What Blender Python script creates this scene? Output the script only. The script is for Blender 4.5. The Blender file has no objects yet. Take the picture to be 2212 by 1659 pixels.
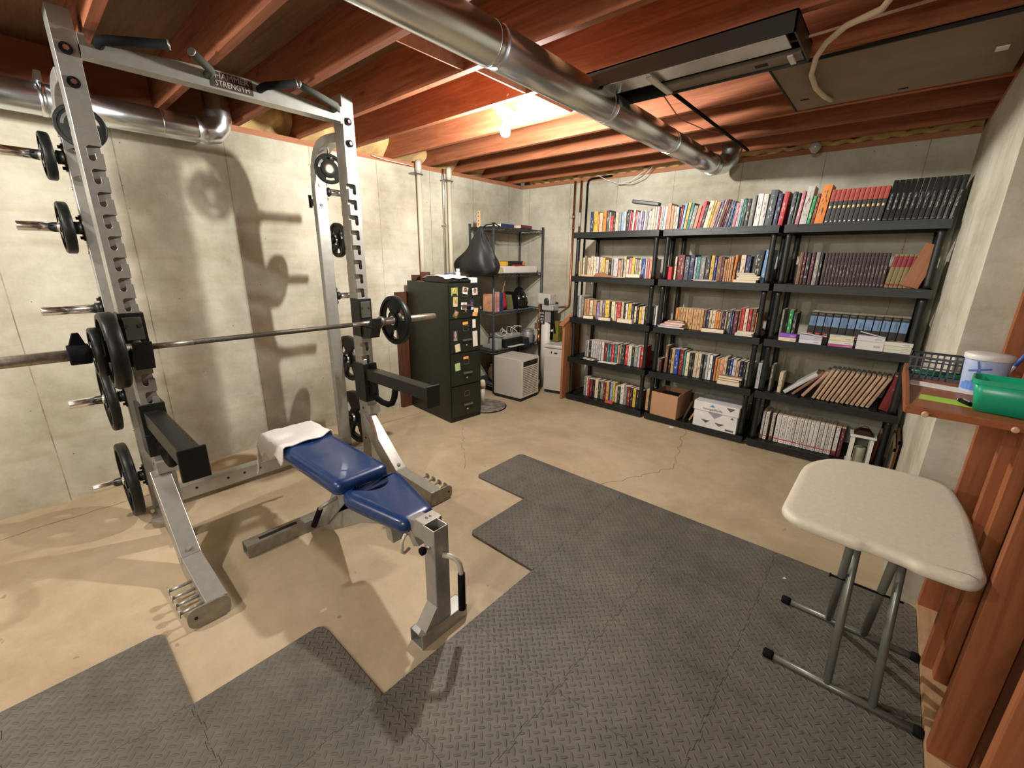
import bpy, bmesh, math, random
from mathutils import Vector, Matrix
random.seed(7)
S = bpy.context.scene
COL = S.collection
# ------------------------------------------------------------------ camera
F = 918.35
yaw, pitch, roll = math.radians(40.99), math.radians(16.19), math.radians(0.763)
_f = Vector((-math.sin(yaw)*math.cos(pitch), math.cos(yaw)*math.cos(pitch), -math.sin(pitch)))
_r = Vector((math.cos(yaw), math.sin(yaw), 0)); _u = _r.cross(_f)
_R = _r*math.cos(roll)+_u*math.sin(roll); _U = _u*math.cos(roll)-_r*math.sin(roll)
cd = bpy.data.cameras.new('camera'); cam = bpy.data.objects.new('camera', cd); COL.objects.link(cam)
cam.matrix_world = Matrix(((_R.x,_U.x,-_f.x,0),(_R.y,_U.y,-_f.y,0),(_R.z,_U.z,-_f.z,1.54),(0,0,0,1)))
cd.sensor_fit = 'HORIZONTAL'; cd.sensor_width = 36; cd.lens = F/2212*36; cd.clip_start = .02
S.camera = cam
# ------------------------------------------------------------------ world, exposure
w = bpy.data.worlds.new('world'); S.world = w; w.use_nodes = True
w.node_tree.nodes['Background'].inputs[0].default_value = (.9,.85,.8,1)
w.node_tree.nodes['Background'].inputs[1].default_value = .05
S.view_settings.view_transform = 'Standard'; S.view_settings.look = 'None'
S.view_settings.gamma = 1; S.view_settings.use_curve_mapping = False
S.view_settings.exposure = 1.65
# second bare bulb of the same basement, left of the picture, and an added soft fill lamp behind the camera
def lamp(name, loc, power, col, rad):
    l = bpy.data.lights.new(name, 'POINT'); l.energy = power; l.color = col; l.shadow_soft_size = rad
    o = bpy.data.objects.new(name, l); COL.objects.link(o); o.location = loc
LAMP2 = (-2.72,-.92,2.36)
lamp('left_room_bulb', LAMP2, 35, (1,.98,.95), .04)
lamp('rear_fill_lamp', (-.25,-1.9,2.2), 50, (1,.98,.95), .30)
BULB = (-2.03,2.24,2.325); BULB_E = 1150

# ------------------------------------------------------------------ materials
def nt(name):
    m = bpy.data.materials.new(name); m.use_nodes = True
    n = m.node_tree.nodes; return m, n, m.node_tree.links, n['Principled BSDF']
def rgb(c): return (c[0],c[1],c[2],1)
MC = {}
def mat(name, col, rough=.5, metal=0, var=.12, scale=8, bump=0, coat=0, spec=None, stretch=(1,1,1), col2=None):
    if name in MC: return MC[name]
    m, n, L, p = nt(name)
    tc = n.new('ShaderNodeTexCoord'); mp = n.new('ShaderNodeMapping'); mp.inputs['Scale'].default_value = stretch
    L.new(tc.outputs['Object'], mp.inputs['Vector'])
    no = n.new('ShaderNodeTexNoise'); no.inputs['Scale'].default_value = scale; no.inputs['Detail'].default_value = 5
    L.new(mp.outputs[0], no.inputs['Vector'])
    rp = n.new('ShaderNodeValToRGB'); rp.color_ramp.elements[0].position = .3; rp.color_ramp.elements[1].position = .7
    c2 = col2 or tuple(x*(1-var) for x in col); c1 = tuple(min(1,x*(1+var)) for x in col)
    rp.color_ramp.elements[0].color = rgb(c2); rp.color_ramp.elements[1].color = rgb(c1 if not col2 else col)
    L.new(no.outputs['Fac'], rp.inputs[0]); L.new(rp.outputs[0], p.inputs['Base Color'])
    p.inputs['Roughness'].default_value = rough; p.inputs['Metallic'].default_value = metal
    if coat: p.inputs['Coat Weight'].default_value = coat
    if spec is not None: p.inputs['Specular IOR Level'].default_value = spec
    if bump:
        b = n.new('ShaderNodeBump'); b.inputs['Strength'].default_value = bump; b.inputs['Distance'].default_value = .01
        L.new(no.outputs['Fac'], b.inputs['Height']); L.new(b.outputs[0], p.inputs['Normal'])
    MC[name] = m; return m
def mth(n, L, op, a, b=None, c=None):
    x = n.new('ShaderNodeMath'); x.operation = op
    for i, v in enumerate((a, b, c)):
        if v is None: continue
        if isinstance(v, (int, float)): x.inputs[i].default_value = v
        else: L.new(v, x.inputs[i])
    return x.outputs[0]
def mix(n, L, f, a, b, mode='MIX'):
    x = n.new('ShaderNodeMix'); x.data_type = 'RGBA'; x.blend_type = mode
    for i, v in ((0, f), (6, a), (7, b)):
        if isinstance(v, (int, float)): x.inputs[i].default_value = v
        elif isinstance(v, tuple): x.inputs[i].default_value = rgb(v)
        else: L.new(v, x.inputs[i])
    return x.outputs[2]
def noise(n, L, vec, scale, detail=6, rough=.6, dist=0):
    x = n.new('ShaderNodeTexNoise'); x.inputs['Scale'].default_value = scale; x.inputs['Detail'].default_value = detail
    x.inputs['Roughness'].default_value = rough; x.inputs['Distortion'].default_value = dist
    L.new(vec, x.inputs['Vector']); return x.outputs['Fac']
def ramp(n, L, f, p0, p1, c0=(0,0,0), c1=(1,1,1)):
    x = n.new('ShaderNodeValToRGB'); x.color_ramp.elements[0].position = p0; x.color_ramp.elements[1].position = p1
    x.color_ramp.elements[0].color = rgb(c0); x.color_ramp.elements[1].color = rgb(c1); L.new(f, x.inputs[0]); return x.outputs[0]
def concrete_wall(axis, off):
    m, n, L, p = nt('poured_concrete_'+axis)
    g = n.new('ShaderNodeNewGeometry'); s = n.new('ShaderNodeSeparateXYZ'); L.new(g.outputs['Position'], s.inputs[0])
    P = g.outputs['Position']
    base = ramp(n, L, noise(n, L, P, 1.3, 8, .66), .36, .64, (.40,.37,.27), (.68,.65,.53))
    fine = ramp(n, L, noise(n, L, P, 14, 6, .7), .25, .75, (.78,.76,.72), (1,1,1))
    c = mix(n, L, .6, base, fine, 'MULTIPLY')
    mp = n.new('ShaderNodeMapping'); mp.inputs['Scale'].default_value = (1,1,9); L.new(P, mp.inputs['Vector'])
    hz = ramp(n, L, noise(n, L, mp.outputs[0], 1.2, 5, .6), .52, .75, (1,1,1), (.82,.74,.62))
    c = mix(n, L, .7, c, hz, 'MULTIPLY')
    # damp, dirtier band along the foot of the wall (rising stains)
    st = mth(n, L, 'MULTIPLY', mth(n, L, 'GREATER_THAN', noise(n, L, P, 3.5, 6, .7), .52), mth(n, L, 'LESS_THAN', s.outputs['Z'], .5))
    lowz = mth(n, L, 'SUBTRACT', 1.0, mth(n, L, 'MULTIPLY', s.outputs['Z'], 1.6)); lowz = mth(n, L, 'MAXIMUM', lowz, 0.0)
    stn = mth(n, L, 'MULTIPLY', lowz, ramp(n, L, noise(n, L, P, 2.4, 7, .65), .4, .65))
    c = mix(n, L, mth(n, L, 'MULTIPLY', stn, .55), c, (.22,.19,.12))
    # pin holes
    v = n.new('ShaderNodeTexVoronoi'); v.inputs['Scale'].default_value = 9; L.new(P, v.inputs['Vector'])
    c = mix(n, L, mth(n, L, 'LESS_THAN', v.outputs['Distance'], .035), c, (.16,.12,.07))
    # form seams every 0.61 m with rust bleeding
    ax = s.outputs[axis]
    t = mth(n, L, 'FRACT', mth(n, L, 'DIVIDE', mth(n, L, 'ADD', mth(n, L, 'ADD', ax, off), mth(n, L, 'MULTIPLY', noise(n, L, P, 1.5, 2), .012)), .61))
    d = mth(n, L, 'ABSOLUTE', mth(n, L, 'SUBTRACT', t, .5))
    seam = mth(n, L, 'MULTIPLY', mth(n, L, 'LESS_THAN', d, .0042), ramp(n, L, noise(n, L, P, 6, 4), .35, .6, (.25,.25,.25), (1,1,1)))
    c = mix(n, L, mth(n, L, 'MULTIPLY', seam, .75), c, (.13,.09,.05))
    halo = mth(n, L, 'MULTIPLY', mth(n, L, 'MAXIMUM', mth(n, L, 'SUBTRACT', 1.0, mth(n, L, 'MULTIPLY', d, 22)), 0), ramp(n, L, noise(n, L, P, 5, 4), .5, .75))
    c = mix(n, L, mth(n, L, 'MULTIPLY', halo, .4), c, (.3,.2,.1))
    L.new(c, p.inputs['Base Color']); p.inputs['Roughness'].default_value = .88
    b = n.new('ShaderNodeBump'); b.inputs['Strength'].default_value = .35; b.inputs['Distance'].default_value = .004
    h = mth(n, L, 'SUBTRACT', noise(n, L, P, 30, 6, .7), seam); L.new(h, b.inputs['Height']); L.new(b.outputs[0], p.inputs['Normal'])
    return m
def floor_mat():
    m, n, L, p = nt('concrete_slab')
    g = n.new('ShaderNodeNewGeometry'); P = g.outputs['Position']
    base = ramp(n, L, noise(n, L, P, .9, 8, .65, .4), .36, .64, (.38,.30,.185), (.55,.45,.30))
    c = mix(n, L, .75, base, ramp(n, L, noise(n, L, P, 7, 8, .72), .25, .7, (.80,.76,.70), (1,1,1)), 'MULTIPLY')
    # dark spots and a few crawling cracks
    spot = mth(n, L, 'GREATER_THAN', noise(n, L, P, 11, 3, .5), .735)
    c = mix(n, L, mth(n, L, 'MULTIPLY', spot, .55), c, (.2,.14,.08))
    stain = ramp(n, L, noise(n, L, P, 1.9, 6, .7, .6), .58, .75)
    c = mix(n, L, mth(n, L, 'MULTIPLY', stain, .35), c, (.30,.23,.15))
    L.new(c, p.inputs['Base Color']); p.inputs['Roughness'].default_value = .62
    p.inputs['Specular IOR Level'].default_value = .35
    b = n.new('ShaderNodeBump'); b.inputs['Strength'].default_value = .25; b.inputs['Distance'].default_value = .003
    L.new(noise(n, L, P, 25, 6, .7), b.inputs['Height']); L.new(b.outputs[0], p.inputs['Normal'])
    return m
def wood(name, dark, light, ax, rough=.7, sc=3.0, knots=True, coord='Object'):
    if name in MC: return MC[name]
    m, n, L, p = nt(name)
    tc = n.new('ShaderNodeTexCoord'); g = n.new('ShaderNodeNewGeometry')
    mp = n.new('ShaderNodeMapping'); st = [14,14,14]; st[ax] = .9; mp.inputs['Scale'].default_value = st
    L.new(tc.outputs['Object'] if coord=='Object' else g.outputs['Position'], mp.inputs['Vector'])
    oi = n.new('ShaderNodeObjectInfo'); ad = n.new('ShaderNodeVectorMath'); ad.operation = 'ADD'; L.new(mp.outputs[0], ad.inputs[0])
    cb = n.new('ShaderNodeCombineXYZ')
    for i in range(3): L.new(mth(n, L, 'MULTIPLY', oi.outputs['Random'], 37.0+i*11), cb.inputs[i])
    L.new(cb.outputs[0], ad.inputs[1])
    f = noise(n, L, ad.outputs[0], sc*.5, 7, .65, 1.4)
    c = ramp(n, L, f, .3, .7, dark, light)
    if knots:
        v = n.new('ShaderNodeTexVoronoi'); v.inputs['Scale'].default_value = 2.2
        mk = n.new('ShaderNodeMapping'); s2 = [2.6,2.6,2.6]; s2[ax] = 1.1; mk.inputs['Scale'].default_value = s2
        L.new(tc.outputs['Object'] if coord=='Object' else g.outputs['Position'], mk.inputs['Vector']); L.new(mk.outputs[0], v.inputs['Vector'])
        k = ramp(n, L, v.outputs['Distance'], .03, .1, (1,1,1), (0,0,0))
        c = mix(n, L, mth(n, L, 'MULTIPLY', k, .7), c, tuple(x*.35 for x in dark))
    tint = mth(n, L, 'ADD', .85, mth(n, L, 'MULTIPLY', oi.outputs['Random'], .3))
    c = mix(n, L, 1.0, c, tint, 'MULTIPLY')
    L.new(c, p.inputs['Base Color']); p.inputs['Roughness'].default_value = rough
    p.inputs['Specular IOR Level'].default_value = .3
    b = n.new('ShaderNodeBump'); b.inputs['Strength'].default_value = .2; b.inputs['Distance'].default_value = .003
    L.new(f, b.inputs['Height']); L.new(b.outputs[0], p.inputs['Normal'])
    MC[name] = m; return m
def tread_mat():
    m, n, L, p = nt('diamond_tread_foam')
    g = n.new('ShaderNodeNewGeometry'); mp = n.new('ShaderNodeMapping'); mp.inputs['Rotation'].default_value = (0,0,math.radians(45))
    mp.inputs['Scale'].default_value = (38,38,38); L.new(g.outputs['Position'], mp.inputs['Vector'])
    s = n.new('ShaderNodeSeparateXYZ'); L.new(mp.outputs[0], s.inputs[0])
    fx = mth(n, L, 'SUBTRACT', mth(n, L, 'FRACT', s.outputs['X']), .5); fy = mth(n, L, 'SUBTRACT', mth(n, L, 'FRACT', s.outputs['Y']), .5)
    par = mth(n, L, 'MODULO', mth(n, L, 'ABSOLUTE', mth(n, L, 'ADD', mth(n, L, 'FLOOR', s.outputs['X']), mth(n, L, 'FLOOR', s.outputs['Y']))), 2.0)
    ip = mth(n, L, 'SUBTRACT', 1.0, par)
    a = mth(n, L, 'ADD', mth(n, L, 'MULTIPLY', fx, par), mth(n, L, 'MULTIPLY', fy, ip))
    b_ = mth(n, L, 'ADD', mth(n, L, 'MULTIPLY', fy, par), mth(n, L, 'MULTIPLY', fx, ip))
    e = mth(n, L, 'ADD', mth(n, L, 'POWER', mth(n, L, 'DIVIDE', a, .56), 2.0), mth(n, L, 'POWER', mth(n, L, 'DIVIDE', b_, .17), 2.0))
    h = mth(n, L, 'SQRT', mth(n, L, 'MAXIMUM', mth(n, L, 'SUBTRACT', 1.0, e), 0.0))
    P = g.outputs['Position']
    c = ramp(n, L, noise(n, L, P, 2.2, 6, .65), .3, .72, (.085,.080,.064), (.165,.152,.124))
    c = mix(n, L, .5, c, ramp(n, L, noise(n, L, P, 16, 5, .7), .35, .65, (.6,.6,.58), (1.0,1,.98)), 'MULTIPLY')
    dust = mth(n, L, 'MULTIPLY', ramp(n, L, noise(n, L, P, 5, 6, .7), .45, .8), .28)
    c = mix(n, L, dust, c, (.22,.19,.145))
    L.new(c, p.inputs['Base Color']); p.inputs['Roughness'].default_value = .58; p.inputs['Specular IOR Level'].default_value = .4
    b = n.new('ShaderNodeBump'); b.inputs['Strength'].default_value = 1.0; b.inputs['Distance'].default_value = .0035
    L.new(h, b.inputs['Height']); L.new(b.outputs[0], p.inputs['Normal'])
    return m
def speck_mat(name, ground, mark, sx, sy, sz, lo, hi, rough=.5, band=None):
    """cover with unreadable lettering-like marks"""
    if name in MC: return MC[name]
    m, n, L, p = nt(name)
    tc = n.new('ShaderNodeTexCoord'); mp = n.new('ShaderNodeMapping'); mp.inputs['Scale'].default_value = (sx,sy,sz); L.new(tc.outputs['Object'], mp.inputs['Vector'])
    oi = n.new('ShaderNodeObjectInfo'); ad = n.new('ShaderNodeVectorMath'); ad.operation = 'ADD'; L.new(mp.outputs[0], ad.inputs[0])
    cb = n.new('ShaderNodeCombineXYZ'); L.new(mth(n, L, 'MULTIPLY', oi.outputs['Random'], 50.), cb.inputs[0]); L.new(mth(n, L, 'MULTIPLY', oi.outputs['Random'], 91.), cb.inputs[2]); L.new(cb.outputs[0], ad.inputs[1])
    k = mth(n, L, 'GREATER_THAN', noise(n, L, ad.outputs[0], 1., 1, .5), .56)
    s = n.new('ShaderNodeSeparateXYZ'); L.new(tc.outputs['Generated'], s.inputs[0])
    z = mth(n, L, 'MULTIPLY', mth(n, L, 'GREATER_THAN', s.outputs['Z'], lo), mth(n, L, 'LESS_THAN', s.outputs['Z'], hi))
    xx = mth(n, L, 'LESS_THAN', mth(n, L, 'ABSOLUTE', mth(n, L, 'SUBTRACT', s.outputs['X'], .5)), .3)
    f = mth(n, L, 'MULTIPLY', mth(n, L, 'MULTIPLY', k, z), xx)
    v = mth(n, L, 'ADD', .8, mth(n, L, 'MULTIPLY', oi.outputs['Random'], .4))
    c = mix(n, L, 1.0, ground, v, 'MULTIPLY')
    c = mix(n, L, mth(n, L, 'MULTIPLY', f, .8), c, mark)
    L.new(c, p.inputs['Base Color']); p.inputs['Roughness'].default_value = rough
    MC[name] = m; return m
STEEL = mat('silver_painted_steel', (.41,.405,.365), .36, .6, .08, 25, .03)
STEELD = mat('worn_steel', (.30,.28,.22), .5, .5, .2, 20, .05)
CHROME = mat('chrome', (.88,.88,.87), .16, 1, .03)
GALV = mat('galvanised_duct', (.74,.79,.82), .26, 1, .10, 7, .04, stretch=(1,.2,1))
BLACKM = mat('black_powder_coat', (.009,.010,.008), .42, .1, .3, 30, .05)
IRON = mat('black_cast_iron', (.007,.008,.006), .42, .05, .35, 40, .1, spec=.35)
BARM = mat('worn_bar_steel', (.33,.30,.24), .38, .85, .25, 60)
KNURL = mat('dark_knurled_steel', (.10,.09,.07), .45, .7, .3, 200, .3)
RUBBER = mat('black_rubber', (.006,.006,.006), .8, 0, .2, spec=.12)
GREYRUB = mat('grey_rubber_sleeve', (.06,.062,.052), .85, 0, .1, spec=.12)
VINYL = mat('navy_vinyl', (.006,.030,.115), .33, 0, .15, 30, .05, coat=.25)
TOWEL = mat('white_terry', (.78,.75,.70), .95, 0, .04, 120, .4)
PLAST = mat('black_shelf_plastic', (.007,.0085,.007), .42, 0, .25, 40, .1)
CREAMP = mat('beige_metal', (.50,.46,.39), .45, 0, .06, 4)
DARKREC = mat('dark_recess', (.012,.010,.008), .8, 0, .1)
COPPER = mat('aged_copper', (.42,.16,.07), .35, .85, .3, 12)
PVC = mat('cream_pvc', (.66,.58,.44), .45, 0, .04)
WHITE = mat('white_plastic', (.72,.70,.64), .4, 0, .03)
GREYP = mat('grey_plastic', (.33,.33,.31), .45, 0, .06)
TABLEP = mat('almond_blow_moulded_plastic', (.64,.58,.45), .55, 0, .05, 60, .12)
GREYTUBE = mat('grey_enamelled_tube', (.20,.205,.175), .35, .5, .1)
PAPER = mat('white_paper', (.74,.70,.62), .8, 0, .03)
PAGES = mat('page_edges', (.66,.56,.40), .85, 0, .12, 60, stretch=(1,1,8))
CARD = mat('brown_cardboard', (.42,.24,.13), .85, 0, .08, 5)
JOIST = wood('stained_joist', (.20,.062,.025), (.42,.145,.065), 0, coord='P')
SUBF = wood('plywood_subfloor', (.15,.075,.034), (.25,.135,.062), 0, coord='P')
STUD = wood('stud_wood', (.22,.066,.022), (.36,.125,.045), 2, coord='P')
SILL = wood('sill_wood', (.34,.13,.06), (.48,.21,.10), 1, coord='P')
SILLX = wood('sill_wood_x', (.34,.13,.06), (.48,.21,.10), 0, coord='P')
PLATEW = wood('pale_plate_wood', (.38,.21,.10), (.56,.35,.18), 1, coord='P', knots=False)
DESKW = wood('varnished_brown_wood', (.20,.058,.018), (.31,.10,.034), 1, .38, 3, False)
LECT = wood('orange_brown_board', (.27,.10,.04), (.40,.17,.08), 2, .5, 3, False)
DARKW = wood('dark_brown_wood', (.06,.022,.010), (.11,.042,.02), 2, .5, 3, False)
INSUL = mat('yellow_fibreglass', (.68,.48,.20), 1, 0, .2, 12, .6)
TREAD = tread_mat()

# ------------------------------------------------------------------ mesh helpers
class MB:
    def __init__(s): s.b = bmesh.new(); s.mi = 0
    def _x(s, vs, rot, pivot):
        if rot:
            M = Matrix.Rotation(rot[1], 4, rot[0]) if not isinstance(rot, Matrix) else rot
            bmesh.ops.transform(s.b, matrix=Matrix.Translation(pivot) @ M @ Matrix.Translation(-Vector(pivot)), verts=vs)
    def box(s, x0, x1, y0, y1, z0, z1, rot=None, pivot=None, bev=0):
        vs = [s.b.verts.new((x, y, z)) for x in (x0, x1) for y in (y0, y1) for z in (z0, z1)]
        fs = [s.b.faces.new([vs[i] for i in q]) for q in ((0,1,3,2),(4,6,7,5),(0,4,5,1),(2,3,7,6),(0,2,6,4),(1,5,7,3))]
        for f in fs: f.material_index = s.mi
        if bev:
            es = list({e for f in fs for e in f.edges})
            r = bmesh.ops.bevel(s.b, geom=es, offset=bev, segments=2, affect='EDGES', profile=.7)
            vs = list({v for f in r['faces'] for v in f.verts} | {v for v in vs if v.is_valid})
            for v in vs:
                for f in v.link_faces: f.material_index = s.mi
        s._x(vs, rot, pivot or ((x0+x1)/2, (y0+y1)/2, (z0+z1)/2)); return s
    def prism(s, pts, ax, a0, a1, rot=None, pivot=(0,0,0), capm=None):
        """pts: 2-D outline in the plane normal to axis ax, extruded from a0 to a1"""
        def P(u, v, a): return {'x': (a,u,v), 'y': (u,a,v), 'z': (u,v,a)}[ax]
        A = [s.b.verts.new(P(u,v,a0)) for u,v in pts]; B = [s.b.verts.new(P(u,v,a1)) for u,v in pts]
        n = len(pts); fs = []
        c1 = s.b.faces.new(A); c2 = s.b.faces.new(B[::-1])
        for i in range(n): fs.append(s.b.faces.new((A[i], B[i], B[(i+1)%n], A[(i+1)%n])))
        for f in fs+[c1,c2]: f.material_index = s.mi
        if capm is not None: c1.material_index = c2.material_index = capm
        s._x(A+B, rot, pivot); return s
    def cyl(s, p0, p1, r, r1=None, n=16, smooth=True, cap=True):
        p0, p1 = Vector(p0), Vector(p1); d = (p1-p0).normalized(); r1 = r if r1 is None else r1
        a = d.orthogonal().normalized(); b = d.cross(a)
        A, B = [], []
        for i in range(n):
            t = 2*math.pi*i/n; o = a*math.cos(t)+b*math.sin(t)
            A.append(s.b.verts.new(p0+o*r)); B.append(s.b.verts.new(p1+o*r1))
        for i in range(n):
            f = s.b.faces.new((A[i], A[(i+1)%n], B[(i+1)%n], B[i])); f.smooth = smooth; f.material_index = s.mi
        if cap:
            for q in (A[::-1], B):
                f = s.b.faces.new(q); f.material_index = s.mi
        return s
    def tube(s, pts, r, n=10, close=False, radii=None):
        pts = [Vector(p) for p in pts]; N = len(pts); rings = []; a = None
        for i, p in enumerate(pts):
            if close: d = pts[(i+1)%N]-pts[i-1]
            else: d = pts[min(i+1,N-1)]-pts[max(i-1,0)]
            d.normalize()
            a = d.orthogonal().normalized() if a is None else (a-d*a.dot(d)).normalized()
            b = d.cross(a); rr = radii[i] if radii else r
            rings.append([s.b.verts.new(p+(a*math.cos(2*math.pi*k/n)+b*math.sin(2*math.pi*k/n))*rr) for k in range(n)])
        for i in range(N if close else N-1):
            A, B = rings[i], rings[(i+1)%N]
            for k in range(n):
                f = s.b.faces.new((A[k], A[(k+1)%n], B[(k+1)%n], B[k])); f.smooth = True; f.material_index = s.mi
        if not close:
            for q in (rings[0][::-1], rings[-1]):
                f = s.b.faces.new(q); f.material_index = s.mi
        return s
    def lathe(s, prof, c=(0,0,0), ax='z', n=32, smooth=True):
        """prof: (radius, height) pairs; closed solid of revolution about ax through c"""
        rings = []
        for r, h in prof:
            ring = []
            for k in range(n):
                t = 2*math.pi*k/n; u, v = r*math.cos(t), r*math.sin(t)
                q = {'z': (u,v,h), 'y': (u,h,v), 'x': (h,u,v)}[ax]
                ring.append(s.b.verts.new((q[0]+c[0], q[1]+c[1], q[2]+c[2])))
            rings.append(ring)
        for A, B in zip(rings, rings[1:]):
            for k in range(n):
                f = s.b.faces.new((A[k], A[(k+1)%n], B[(k+1)%n], B[k])); f.smooth = smooth; f.material_index = s.mi
        for q in (rings[0][::-1], rings[-1]):
            f = s.b.faces.new(q); f.material_index = s.mi
        return s
    def build(s, name, m, parent=None, off=(0,0,0), bev=0, seg=2, kind=None, label=None, sub=0, weight=False):
        bmesh.ops.remove_doubles(s.b, verts=s.b.verts, dist=1e-6)
        if any(off): bmesh.ops.translate(s.b, verts=s.b.verts, vec=-Vector(off))
        bmesh.ops.recalc_face_normals(s.b, faces=s.b.faces)
        me = bpy.data.meshes.new(name); s.b.to_mesh(me); s.b.free()
        for x in (m if isinstance(m, (list, tuple)) else [m]): me.materials.append(x)
        o = bpy.data.objects.new(name, me); COL.objects.link(o)
        if parent: o.parent = parent
        if bev:
            d = o.modifiers.new('bevel', 'BEVEL'); d.width = bev; d.segments = seg; d.limit_method = 'ANGLE'; d.angle_limit = math.radians(40)
            d.harden_normals = False
        if sub:
            d = o.modifiers.new('subsurf', 'SUBSURF'); d.levels = d.render_levels = sub
            for p in me.polygons: p.use_smooth = True
        if kind: o['kind'] = kind
        if label: o['label'] = label
        return o
def thing(name, label, cat, loc=(0,0,0), rz=0, group=None):
    o = bpy.data.objects.new(name, None); COL.objects.link(o); o.location = loc; o.rotation_euler = (0,0,rz)
    o.empty_display_size = .05; tag(o, label, cat, group); return o
def tag(o, label, cat, group=None, kind=None):
    o['label'] = label; o['category'] = cat
    if group: o['group'] = group
    if kind: o['kind'] = kind
    return o
def struct(o): o['kind'] = 'structure'; return o
def solo(mb, name, m, label, cat, loc, rz=0, group=None, **k):
    """a thing that is one mesh; mb is in local coordinates"""
    o = mb.build(name, m, **k); o.location = loc; o.rotation_euler = (0,0,rz); return tag(o, label, cat, group)
def dup(root, loc, rz=None, label=None, group=None):
    r = root.copy(); COL.objects.link(r); r.location = loc
    if rz is not None: r.rotation_euler = (0,0,rz)
    if label: r['label'] = label
    if group: r['group'] = group
    for ch in list(root.children):
        c = ch.copy(); COL.objects.link(c); c.parent = r
        for g in ch.children:
            d = g.copy(); COL.objects.link(d); d.parent = c
    return r
def text_obj(name, body, size, m, parent, M, depth=.001, align='CENTER', label=None, sx=1):
    cu = bpy.data.curves.new(name+'_curve', 'FONT'); cu.body = body; cu.size = size; cu.extrude = depth; cu.align_x = align; cu.align_y = 'CENTER'; cu.resolution_u = 2
    t = bpy.data.objects.new(name+'_tmp', cu); COL.objects.link(t)
    dg = bpy.context.evaluated_depsgraph_get(); me = bpy.data.meshes.new_from_object(t.evaluated_get(dg))
    bpy.data.objects.remove(t); bpy.data.curves.remove(cu)
    me.transform(M @ Matrix.Diagonal((sx,1,1,1))); me.materials.clear(); me.materials.append(m)
    o = bpy.data.objects.new(name, me); COL.objects.link(o); o.parent = parent
    if label: o['label'] = label
    return o
def frame(o, xdir, ydir):
    """matrix putting text's x along xdir, y along ydir at o"""
    x, y = Vector(xdir).normalized(), Vector(ydir).normalized(); z = x.cross(y)
    return Matrix(((x.x,y.x,z.x,o[0]),(x.y,y.y,z.y,o[1]),(x.z,y.z,z.z,o[2]),(0,0,0,1)))
def arc(c, r, a0, a1, n, plane='xz', y=0):
    out = []
    for i in range(n+1):
        t = math.radians(a0+(a1-a0)*i/n); out.append((c[0]+r*math.cos(t), c[1]+r*math.sin(t)))
    return out
def rrect(x0, x1, y0, y1, r, n=5):
    o = []
    for cx, cy, a in ((x1-r,y0+r,-90),(x1-r,y1-r,0),(x0+r,y1-r,90),(x0+r,y0+r,180)): o += arc((cx,cy), r, a, a+90, n)
    return o
# ================================================================== THE ROOM
XL, YB, XR, ZW = -3.77, 4.50, .25, 2.405
fm = floor_mat()
floor = struct(MB().box(XL-.2, 3.2, -3.3, YB+.2, -.15, 0).build('floor', fm))
# settled edge strip with the crack between slab and footing, running along the left wall
b = MB()
def crack(pts, wd):
    for (xa, ya), (xb, yb) in zip(pts, pts[1:]):
        d = Vector((xb-xa, yb-ya, 0)); L_ = d.length; nrm = Vector((-d.y, d.x, 0))/L_*wd*random.uniform(.4,1)
        b.prism([(xa-nrm.x,ya-nrm.y),(xb-nrm.x,yb-nrm.y),(xb+nrm.x,yb+nrm.y),(xa+nrm.x,ya+nrm.y)], 'z', -.002, .0006)
def wander(p, q, n, amp):
    o = []
    for i in range(n+1):
        t = i/n; o.append((p[0]+(q[0]-p[0])*t+random.uniform(-amp,amp), p[1]+(q[1]-p[1])*t+random.uniform(-amp,amp)))
    return o
crack(wander((-3.50,-.9),(-3.47,2.55),60,.012), .0035)
crack(wander((-1.25,4.0),(-1.02,3.1),16,.02)+wander((-1.02,3.1),(-1.30,2.5),12,.02), .0022)
crack(wander((-2.85,2.55),(-2.2,2.0),22,.015), .0016)
crack(wander((.10,2.62),(.05,2.3),10,.015), .004)
b.build('crack', mat('crack_dirt', (.13,.085,.045), .95), floor)
wl = struct(MB().box(XL-.2, XL, -3.3, YB+.2, 0, ZW).build('wall_left', concrete_wall('Y', .335)))
wb = struct(MB().box(XL, XR+.2, YB, YB+.2, 0, ZW).build('wall_back', concrete_wall('X', .295)))
# poured wall on the right, ending in a face turned to the stud wall
wr = struct(MB().box(XR, XR+.22, 2.50, YB, 0, ZW).build('wall_right', concrete_wall('Y', .5)))
wf = struct(MB().box(XL, 3.2, -3.3, -3.1, 0, 2.675).build('wall_front', concrete_wall('X', .1)))
we = struct(MB().box(3.0, 3.2, -3.1, YB, 0, 2.675).build('wall_far_right', concrete_wall('Y', .1)))
wn = struct(MB().box(XR+.22, 3.0, 3.2, 3.35, 0, 2.675).build('wall_side_room', concrete_wall('X', .1)))
# floor above: plywood, joists, sills, rim boards
ceil = struct(MB().box(XL-.2, 3.2, -3.3, YB+.2, 2.68, 2.72).build('ceiling', SUBF))
for k in range(-8, 10):
    y0 = .405+.430*k
    if y0 > 4.40: break
    o = MB().box(XL-.12, 3.0, y0, y0+.038, 2.446, 2.68).build('joist', JOIST, ceil)
MB().box(XL-.14, XL+.0, -3.3, YB+.1, ZW, 2.445).build('sill_plate', SILL, ceil)
MB().box(XL-.16, XL-.12, -3.3, YB+.1, 2.445, 2.68).build('rim_board', SILL, ceil)
MB().box(XL, XR+.2, YB-.005, YB+.14, ZW, 2.445).build('sill_plate', SILLX, ceil)
MB().box(XL, 3.0, YB+.03, YB+.07, 2.445, 2.68).build('rim_board', SILLX, ceil)
MB().box(XR+.002, XR+.20, 2.5, YB, ZW, 2.445).build('sill_plate', SILL, ceil)
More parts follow.
